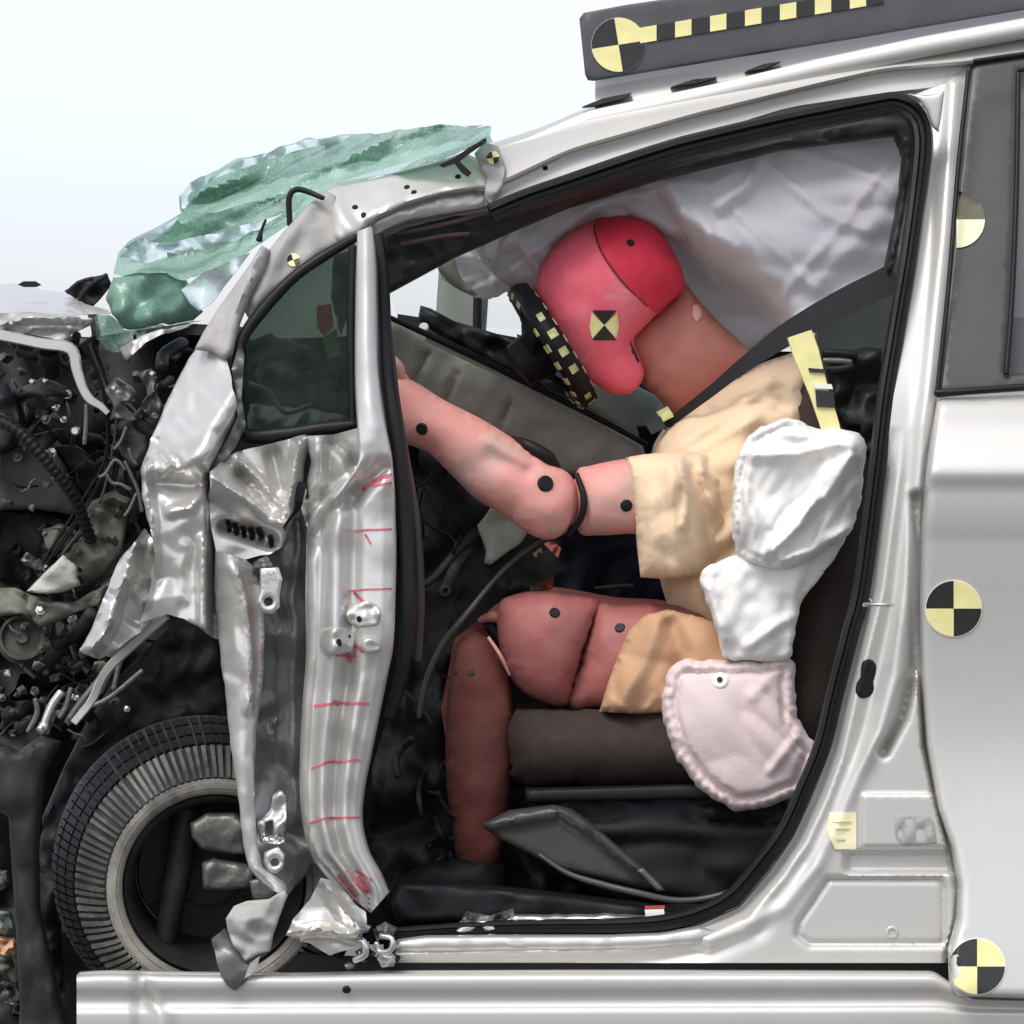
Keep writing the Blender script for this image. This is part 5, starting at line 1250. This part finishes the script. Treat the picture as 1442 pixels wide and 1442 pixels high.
def sb_disp(x, y, d):
    z = crease(x, y, [(1060, 640), (1120, 640), (1200, 622)], 16, .02) + crease(x, y, [(1076, 780), (1110, 740), (1160, 700), (1200, 640)], 20, .026)
    z += crease(x, y, [(1060, 790), (1064, 740), (1050, 690)], 12, .014) + crease(x, y, [(1150, 700), (1126, 740), (1090, 775)], 10, .02) + crease(x, y, [(1205, 740), (1150, 770), (1100, 790)], 14, .02)
    z += .016 * vn(x + .4 * y, y - .3 * x, 52, 7) + .006 * ridge(x * .9 + y * .5, y * .35 - x * .2, 20, 9) * np.clip(d / 30, 0, 1)
    z += .008 * np.exp(-((d - 11) / 3) ** 2) * (x < 1120)
    z += .004 * np.sin(np.arctan2(y - 700, x - 1130) * 60) * np.clip(1 - d / 10, 0, 1) * (x < 1110)
    for q in ([(1070, 612), (1050, 680), (1046, 760)], [(1196, 640), (1150, 690), (1130, 740)], [(1100, 610), (1150, 620), (1200, 628)], [(1206, 680), (1170, 720), (1150, 760)], [(1120, 660), (1110, 700), (1086, 740)]): z += crease(x, y, q, 9, .008)
    z += -.006 * np.sin(seg_dist(x, y, [(1150, 700), (1151, 701)]) / 6) * np.clip(1 - d / 26, 0, 1)
    return z
pillow('side_airbag', [(1034, 690), (1036, 650), (1056, 612), (1090, 594), (1114, 588), (1140, 600), (1176, 604), (1214, 614), (1220, 636), (1214, 690), (1206, 730), (1196, 752), (1160, 776), (1124, 800), (1080, 800), (1042, 784), (1030, 740)], .165, .04, .08, M['side_bag'], seat, res=4, disp=sb_disp, smooth=True, power=.6, wob=2.5, label='white side airbag over the shoulder')
def sb2_disp(x, y, d):
    return .012 * vn(x * .9 + y * .3, y * .5, 40, 11) + .006 * ridge(x * .8 + y * .25, y * .25, 17, 13) * np.clip(d / 20, 0, 1) + crease(x, y, [(1000, 830), (1020, 900)], 14, .016) + crease(x, y, [(1110, 870), (1050, 910)], 12, .012) + .004 * vn(x, y, 16, 3)
pillow('side_airbag', [(986, 812), (1000, 796), (1040, 782), (1090, 790), (1160, 770), (1192, 748), (1180, 780), (1150, 820), (1128, 850), (1118, 900), (1110, 930), (1060, 930), (1020, 926), (1010, 890), (992, 840)], .172, .025, .06, M['side_bag'], seat, res=5, disp=sb2_disp, smooth=True, power=.7, wob=2, label='limp lower half of the white side airbag')
def pb_disp(x, y, d):
    z = .012 * np.exp(-((d - 18) / 4) ** 2)          # stitched seam line inside the edge
    z += .004 * np.sin(np.arctan2(y - 1020, x - 1050) * 46) * np.clip(1 - d / 14, 0, 1)
    z += .005 * ridge(x - y, x * .3 + y * .3, 40, 5) + crease(x, y, [(1100, 935), (1060, 980)], 14, .006) + crease(x, y, [(1085, 1085), (1120, 1040), (1130, 1020)], 10, .008)
    return z
pelvis_bag = pillow('pelvis_airbag', [(950, 936), (975, 928), (1040, 930), (1112, 926), (1118, 960), (1122, 1000), (1136, 1034), (1156, 1050), (1148, 1080), (1134, 1112), (1108, 1126), (1060, 1142), (1026, 1138), (990, 1114), (958, 1076), (940, 1036), (932, 1000), (936, 960)], .2, .05, .05, M['pelvis_bag'], seat, res=4.5, disp=pb_disp, smooth=True, power=.6, wob=2.5, label='pale pink pelvis airbag beside the seat cushion')
bolt('vent_ring', 1014, 958, pelvis_bag, 12, M['sticker_edge'], seat, off=.003)
bolt('vent_hole', 1014, 958, pelvis_bag, 4.5, M['black'], seat, off=.006)

# seat belt
sweep('seat_belt', [(1262, 388, .235), (1245, 398, .235), (1180, 430, .24), (1110, 470, .25), (1050, 512, .265), (1000, 552, .29), (958, 584, .33), (935, 604, .38)], [(-.021, .0), (-.021, -.0018), (.021, -.0018), (.021, 0)], M['belt'], car, step=7, scale=[1.0, .98, .92, .82, .6, .42, .34, .3], label='black shoulder belt across the neck')
bt = [(1126, 470), (1136, 500), (1146, 530), (1156, 560), (1166, 590), (1172, 610)]
sweep('buckle_tape', [(a, b, .165) for a, b in bt], [(-.017, .002), (-.016, -.002), (.016, -.002), (.017, .002)], M['yellow'], car, step=5, scale=[1.1, 1.15, 1.0, .85, .85, .8], label='yellow tape strip behind the shoulder')
for (a, b, w, h, mt) in [(1150, 522, 12, 3, 'sticker_black'), (1158, 544, 13, 4, 'sticker_edge'), (1161, 562, 13, 12, 'sticker_black')]:
    sheet('tape_band', [(a - w, b - h - 1), (a + w, b - h + 1), (a + w + 2, b + h), (a - w + 2, b + h - 1)], .1595, M[mt], car, res=6, th=.003)

# ================================================================== front wheel
wheel_c = P1(302, 1246, .16)
ax_f = Vector((.17, -1, -.10)).normalized()     # towards the camera
wheel = lathe('wheel', wheel_c, ax_f, [(.128, .004), (.1315, -.002), (.128, -.012), (.122, -.05), (.116, -.09), (.112, -.14), (.135, -.19), (.128, -.19), (.104, -.14), (.108, -.09), (.116, -.02), (.124, .0)], M['darkgrey'], car, n=64, closed=True, label='dirty front wheel with its tyre pulled off')
lathe('tyre', wheel_c, ax_f, [(.132, .000), (.137, .008), (.147, .013), (.156, .011), (.165, .002), (.180, -.018), (.195, -.042), (.206, -.07), (.216, -.11), (.222, -.15), (.220, -.19), (.212, -.215), (.18, -.235), (.14, -.225), (.132, -.19), (.131, -.05)], M['tyre'], wheel, n=96, closed=True)
lathe('sidewall', wheel_c, ax_f, [(.1335, .0035), (.137, .0100), (.1405, .0125), (.142, .0112), (.1435, .0140), (.150, .0150), (.1525, .0150), (.1535, .0130), (.155, .0135), (.157, .0115), (.1555, .0085), (.146, .0105), (.138, .0065)], M['sidewall'], wheel, n=96, closed=True)
def tread_blocks(name, segs, mt):
    V = []; F = []
    u = ax_f.cross(Vector((0, 0, 1))).normalized(); v = ax_f.cross(u)
    n = 104
    pr = [(.183, .004), (.195, -.012), (.207, -.030), (.2165, -.05)]
    for i in range(n):
        for seg, (A, Bp) in enumerate([((.156, .0105), (.165, .0015)), ((.165, .0015), (.180, -.0185)), ((.180, -.0185), (.1945, -.0415)), ((.197, -.048), (.2055, -.070)), ((.207, -.076), (.2155, -.108)), ((.2165, -.116), (.2215, -.145))]):
            if seg not in segs: continue
            rj = random.Random(i * 7)
            a0 = 2 * math.pi * (i + rj.uniform(-.1, .1) + (.12 if seg > 2 else 0)) / n; a1 = a0 + 2 * math.pi * (rj.uniform(.42, .62) if seg < 3 else .7) / n
            b = len(V)
            for a in (a0, a1):
                d = u * math.cos(a) + v * math.sin(a)
                for (r, h) in (A, Bp):
                    V.append(tuple(wheel_c + d * (r - .008) + ax_f * (h - .004)))
                    V.append(tuple(wheel_c + d * (r + .0045) + ax_f * (h + .004)))
            # b+0 A in, 1 A out, 2 B in, 3 B out ; 4..7 second angle
            F += [[b + 1, b + 3, b + 7, b + 5], [b, b + 4, b + 6, b + 2], [b, b + 2, b + 3, b + 1], [b + 4, b + 5, b + 7, b + 6], [b, b + 1, b + 5, b + 4], [b + 2, b + 6, b + 7, b + 3]]
    o = finish(name, V, F, M[mt], wheel, smooth=False)
    o['kind'] = 'stuff'
tread_blocks('tread', (0, 1, 2), 'tread')
tread_blocks('tread', (3, 4, 5), 'black')
back_c = wheel_c - ax_f * .12
lathe('brake_disc', back_c, ax_f, [(.0001, .01), (.05, .012), (.052, 0), (.10, 0), (.102, -.01), (.05, -.012), (.0001, -.012)], M['darkgrey'], wheel, n=48)
lathe('rim_barrel', wheel_c, ax_f, [(.126, -.004), (.119, -.02), (.1185, -.03), (.1145, -.034), (.1145, -.05), (.110, -.055)], M['black'], wheel, n=64)
sheet('caliper', [(268, 1160), (290, 1146), (330, 1146), (350, 1160), (346, 1204), (316, 1202), (284, 1196), (270, 1180)], .13, M['cast'], wheel, res=5, th=.05, roll=(8, .012), disp=lambda x, y, d: .006 * facet(x, y, 22, 5))
sheet('knuckle', [(284, 1216), (300, 1210), (348, 1218), (362, 1226), (352, 1250), (318, 1254), (286, 1252)], .12, M['cast'], wheel, res=5, th=.06, roll=(8, .012), disp=lambda x, y, d: .005 * facet(x, y, 20, 6))
tube('strut', [(230, 1330, .22), (250, 1230, .22), (262, 1140, .22)], [16, 20, 20], M['darkgrey'], wheel)
sheet('knuckle', [(350, 1240), (370, 1236), (396, 1252), (380, 1268), (356, 1266)], .11, M['cast'], wheel, res=5, th=.03, roll=(4, .006))

# ================================================================== marker board on the roof
brd = thing('marker_board', 'dark grey board with a round target and yellow squares standing on the roof', 'measuring board', P1(1100, 110, .30))
byd = .27
board = sheet('panel', [(816, 26), (822, 18), (880, 7), (948, -3), (1100, -32), (1500, -105), (1500, 2), (1442, 13), (1200, 54), (1000, 86), (836, 113), (828, 112), (824, 104)], byd, M['board'], brd, res=12, th=.012, roll=(4, .003))
target(871, 63, 38, board, board, rot=-9, border=False)
for k in range(14):
    x = 913 + k * 24.6; yy = 48 - k * 4.05 - (.0)
    w = 11.5; h = 11
    sl = -.165
    o = [(x - w, yy - h - sl * w), (x + w, yy - h + sl * w), (x + w, yy + h + sl * w), (x - w, yy + h - sl * w)]
    patch('yellow_square' if k % 2 == 0 else 'black_square', o, board, M['yellow'] if k % 2 == 0 else M['sticker_black'], board, res=8)
strip('base_strip', [[(838, 112), (1000, 85), (1200, 53), (1442, 12), (1510, 0)], [(838, 156), (1000, 118), (1200, 76), (1442, 30), (1510, 16)]], [(0, 1, 0, .03), (0, 1, .3, .02), (0, 1, .7, .008), (0, 1, 1, 0)], lambda x, y: byd + .013 + 0 * x, M['paint'], brd, step=12, th=.012)
for pts in [[(820, 150), (850, 138), (890, 130), (880, 138), (840, 148)], [(945, 122), (975, 112), (1010, 108), (985, 116)], [(1050, 100), (1075, 90), (1100, 86), (1075, 97)]]:
    sheet('clip', pts, byd - .012, M['sticker_black'], brd, res=6, th=.03)  # thin black slivers between the foot of the board and the roof

# ================================================================== the dummy
dum = thing('crash_test_dummy', 'crash dummy with pink head and cream shirt slumped over the steering wheel', 'crash dummy', P1(1000, 1000, .45))
cap_line = catmull([(836, 312), (838, 330), (850, 360), (877, 397), (907, 427), (925, 442)], 4)
head_out = [(755, 420), (755, 398), (762, 374), (780, 347), (806, 324), (837, 311), (873, 305), (902, 309), (928, 328), (948, 358), (960, 386), (961, 406), (944, 424), (926, 442), (908, 460), (893, 477), (897, 495), (904, 512), (907, 526), (901, 542), (888, 554), (866, 556), (844, 545), (818, 525), (794, 498), (772, 466)]
def head_disp(x, y, d):
    z = .008 * np.exp(-(seg_dist(x, y, [(898, 478), (882, 484), (888, 504), (896, 514)]) / 4) ** 2)         # jaw fold
    z += bump(x, y, [(790, 400), (800, 440)], 40, .004) + .0025 * vn(x, y, 30, 3)
    return z
head = pillow('head', head_out, .36, .082, .082, M['face'], dum, res=4.5, disp=head_disp, cons=[cap_line], label='pink dummy head turned down')
cap_poly = [(835, 290)] + [tuple(p) for p in cap_line] + [(940, 460), (980, 420), (980, 340), (920, 280)]
cap = pillow('skull_cap', head_out, .36, .082, .082, M['cap'], head, res=4.5, select=cap_poly, grow=.0022, cons=[cap_line], label='deep red skull cap')
cl = np.array(cap_line)[1:-2]
cy = caster(cap, .0)(cl[:, 0] + 2, cl[:, 1])
tube('cap_seam', [(a, b, c) for (a, b), c in zip(cl, cy)][::3], 1.5, M['cap_seam'], head, n=6, step=6)
tube('jaw_gap', [(886, 481, .335), (891, 494, .338), (899, 509, .342)], [2, 3.5, 2], M['sticker_black'], head, n=8, step=4)
bolt('bolt_hole', 888, 342, cap, 6, M['black'], head)
tg = patch('head_target', [(833, 436), (870, 434), (869, 480), (834, 480)], head, M['pale_yellow'], head, res=5, off=.0006) if False else None
patch('head_target', [(834, 437), (851, 458), (868, 437)], head, M['sticker_black'], head, res=5, off=.001)
patch('head_target', [(834, 479), (851, 458), (868, 479)], head, M['sticker_black'], head, res=5, off=.001)
patch('head_target', [(833, 440), (851, 458), (834, 477), (830, 460)], head, M['yellow'], head, res=5, off=.001)
patch('head_target', [(869, 440), (851, 458), (868, 477), (872, 460)], head, M['yellow'], head, res=5, off=.001)
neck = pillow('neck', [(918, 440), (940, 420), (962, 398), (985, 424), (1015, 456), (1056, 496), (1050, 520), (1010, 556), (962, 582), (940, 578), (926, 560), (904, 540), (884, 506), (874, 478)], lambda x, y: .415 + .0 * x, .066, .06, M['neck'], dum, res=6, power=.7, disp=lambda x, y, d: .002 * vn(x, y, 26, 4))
patch('neck_tape', [(976, 430), (985, 428), (990, 444), (980, 454), (975, 444)], neck, M['arm'], neck, res=5)

sheet('chest_marker', [(924, 580), (940, 572), (950, 586), (934, 594)], .34, M['tape_yellow'], dum, res=5, th=.01)
sheet('chest_marker', [(908, 596), (930, 586), (938, 602), (918, 612)], .34, M['sticker_black'], dum, res=5, th=.01)
def sh_disp(x, y, d):
    z = .010 * ridge(x * .5 + y * .6, y * .4 - x * .3, 26, 3) + .010 * vn(x, y, 60, 5) + .006 * facet(x, y, 30, 6)
    for pts, w, h in [([(940, 640), (985, 610), (1050, 570)], 12, .010), ([(960, 650), (1010, 620), (1060, 590)], 10, .008), ([(990, 560), (960, 600), (930, 630)], 12, .01), ([(1060, 530), (1120, 545)], 16, .008), ([(1010, 560), (1080, 560), (1120, 580)], 12, .007)]:
        z += crease(x, y, pts, w, h)
    return z
shirt = pillow('shirt', [(918, 636), (926, 616), (946, 590), (990, 558), (1050, 522), (1100, 502), (1138, 498), (1156, 560), (1172, 620), (1170, 720), (1130, 840), (1090, 930), (1010, 926), (985, 918), (962, 895), (944, 862), (930, 818), (920, 760), (912, 690)], .45, .2, .2, M['shirt'], dum, res=6, disp=sh_disp, power=.55, label='cream t-shirt')
def sl_disp(x, y, d):
    z = .0 * x
    for pts, w, h in [([(958, 652), (975, 700), (985, 770)], 14, .014), ([(975, 650), (1000, 690), (1020, 740)], 12, .012), ([(990, 660), (1020, 680)], 9, .010), ([(940, 655), (950, 720), (952, 800)], 16, .010), ([(915, 700), (925, 800)], 14, .005), ([(1000, 700), (1010, 780)], 10, .008)]:
        z += crease(x, y, pts, w, h)
    z += .010 * ridge(x * .9 + y * .2, y * .4, 30, 9) * np.clip((x - 920) / 40, 0, 1) + .006 * facet(x, y * .7, 28, 4)
    z += crease(x, y, [(955, 645), (968, 690), (962, 740)], 9, .014) + crease(x, y, [(985, 645), (996, 700), (1016, 730)], 8, .012) + crease(x, y, [(1000, 645), (1030, 676)], 8, .012)
    z += -.006 * np.exp(-((x - np.interp(y, [640, 812], [886, 905])) / 5) ** 2)
    return z
sleeve = pillow('sleeve', [(881, 644), (905, 640), (945, 636), (990, 634), (1046, 640), (1076, 700), (1060, 780), (1010, 812), (960, 814), (930, 815), (902, 813), (897, 770), (890, 700)], lambda x, y: .27 + .12 * np.clip((x - 945) / 90, 0, 1) ** 1.5, .10, .12, M['shirt'], shirt, res=5, disp=sl_disp, smooth=False, power=.55)
upper_arm = pillow('upper_arm', [(812, 664), (830, 656), (884, 646), (930, 650), (940, 700), (935, 748), (880, 752), (840, 754), (816, 750), (806, 710)], .285, .055, .055, M['arm'], dum, res=5, power=.9, disp=lambda x, y, d: .003 * vn(x, y, 24, 3))
bolt('bolt_hole', 882, 712, upper_arm, 9, M['black'], upper_arm)
forearm = pillow('forearm', [(548, 552), (556, 530), (572, 532), (592, 542), (627, 564), (680, 591), (726, 620), (767, 649), (800, 666), (813, 690), (812, 720), (797, 748), (773, 760), (744, 751), (703, 722), (671, 703), (642, 675), (604, 638), (574, 624), (556, 600), (546, 575)], .26, .055, .055, M['arm'], dum, res=5, power=.9,
    disp=lambda x, y, d: .004 * vn(x, y, 30, 5) + crease(x, y, [(690, 620), (740, 650)], 14, .006) + crease(x, y, [(716, 610), (745, 632)], 8, .005) + .008 * np.exp(-(seg_dist(x, y, [(690, 645), (740, 665)]) / 13) ** 2))
for (x, y, r) in [(768, 681, 12), (594, 604, 9)]: bolt('bolt_hole', x, y, forearm, r, M['black'], forearm, off=.003)
tube('elbow_strap', [(812, 668, .245), (822, 700, .235), (818, 730, .24), (800, 752, .26)], [4, 5, 5, 4], M['black'], forearm, n=8)
tube('elbow_strap', [(722, 618, .27), (745, 628, .25), (775, 645, .25), (786, 656, .27)], [5, 9, 9, 4], M['black'], forearm, n=8)
# hand, mostly behind the pillar seal
hand = pillow('hand', [(520, 548), (532, 530), (552, 526), (574, 528), (580, 560), (574, 598), (556, 604), (534, 598), (520, 580)], .30, .022, .02, M['arm'], forearm, res=5)
for k, L in enumerate((14, 18, 16, 10)):
    yb = 542 + k * 15
    tube('finger', [(534, yb, .30), (520, yb - 2, .28), (514 - L * .3, yb + 3, .27 - L * .001), (516, yb + 8, .24), (528, yb + 12, .235)], [9, 8.5, 8, 7.5, 6], M['arm'], forearm, n=8, step=5)
tube('finger', [(556, 540, .28), (562, 522, .25), (552, 508, .24), (540, 502, .25)], [11, 9.5, 8.5, 6.5], M['arm'], forearm, n=8, step=5)
# other arm, half hidden
pillow('forearm', [(600, 600), (640, 580), (720, 630), (800, 680), (860, 700), (850, 750), (780, 730), (690, 690)], .62, .045, .045, M['arm'], dum, res=8, power=.9)

leg_v = lambda x, y, d: .004 * vn(x, y, 30, 7)
thigh = pillow('thigh', [(703, 850), (716, 840), (746, 833), (793, 834), (845, 847), (836, 880), (820, 930), (800, 994), (776, 994), (746, 981), (722, 960), (706, 922), (700, 882)], .32, .085, .085, M['leg'], dum, res=5, power=.65, disp=leg_v, label='reddish knee and thigh cover')
thigh2 = pillow('thigh', [(836, 848), (876, 852), (930, 850), (1000, 870), (1010, 960), (960, 1004), (900, 1004), (843, 1000), (796, 996), (814, 930), (830, 880)], .33, .085, .085, M['leg'], dum, res=6, power=.6, disp=leg_v, label='brownish upper thigh')
bolt('bolt_hole', 781, 863, thigh, 8, M['black'], thigh); bolt('bolt_hole', 873, 884, thigh2, 8, M['black'], thigh2)
shorts = pillow('shorts', [(844, 1002), (856, 962), (872, 920), (886, 888), (906, 868), (940, 858), (990, 870), (1060, 900), (1070, 980), (1000, 1012), (940, 1004), (900, 1006)], .236, .04, .2, M['shorts'], dum, res=5, power=.5, smooth=False,
    disp=lambda x, y, d: .006 * ridge(x, y * .6, 34, 3) + crease(x, y, [(930, 870), (910, 930), (870, 995)], 18, .012) + crease(x, y, [(862, 985), (880, 1000)], 8, .006) + crease(x, y, [(920, 985), (905, 1002)], 8, .008) + .02 * np.exp(-(seg_dist(x, y, [(945, 880), (960, 920), (950, 960)]) / 14) ** 2), label='tan shorts')
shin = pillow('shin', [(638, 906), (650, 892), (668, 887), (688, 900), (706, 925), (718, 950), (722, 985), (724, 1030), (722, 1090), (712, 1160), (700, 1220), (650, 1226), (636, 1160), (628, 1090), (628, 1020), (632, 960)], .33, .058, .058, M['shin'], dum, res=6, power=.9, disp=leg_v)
for (x, y, r) in [(664, 948, 4.5), (642, 948, 4)]: bolt('bolt_hole', x, y, shin, r, M['sticker_black'], shin)
tube('knee_joint', [(676, 874, .34), (694, 868, .33), (710, 874, .33)], [5, 9, 9], M['leg'], dum, n=10)
tube('knee_joint', [(690, 880, .345), (704, 900, .345), (714, 930, .345)], [10, 10, 8], M['black'], dum, n=10)
tube('knee_strap', [(688, 898, .285), (704, 922, .275), (718, 950, .285)], [2.5, 3, 2.5], M['arm'], dum, n=8, step=5)
pillow('shoe', [(560, 1240), (600, 1216), (650, 1206), (706, 1210), (716, 1250), (706, 1276), (600, 1278), (556, 1268)], .33, .045, .045, M['black'], dum, res=8)
# far leg
pillow('thigh', [(690, 850), (760, 826), (860, 840), (960, 860), (960, 980), (800, 980), (710, 950)], .58, .075, .075, M['leg'], dum, res=8, power=.65)
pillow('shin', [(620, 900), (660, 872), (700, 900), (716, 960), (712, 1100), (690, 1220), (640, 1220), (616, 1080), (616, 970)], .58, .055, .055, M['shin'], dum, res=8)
pillow('shoe', [(560, 1240), (600, 1216), (650, 1206), (700, 1210), (710, 1276), (560, 1276)], .58, .045, .045, M['black'], dum, res=8)
print('objects', len(bpy.data.objects), 'tris', sum(len(o.data.polygons) for o in bpy.data.objects if o.type == 'MESH'))
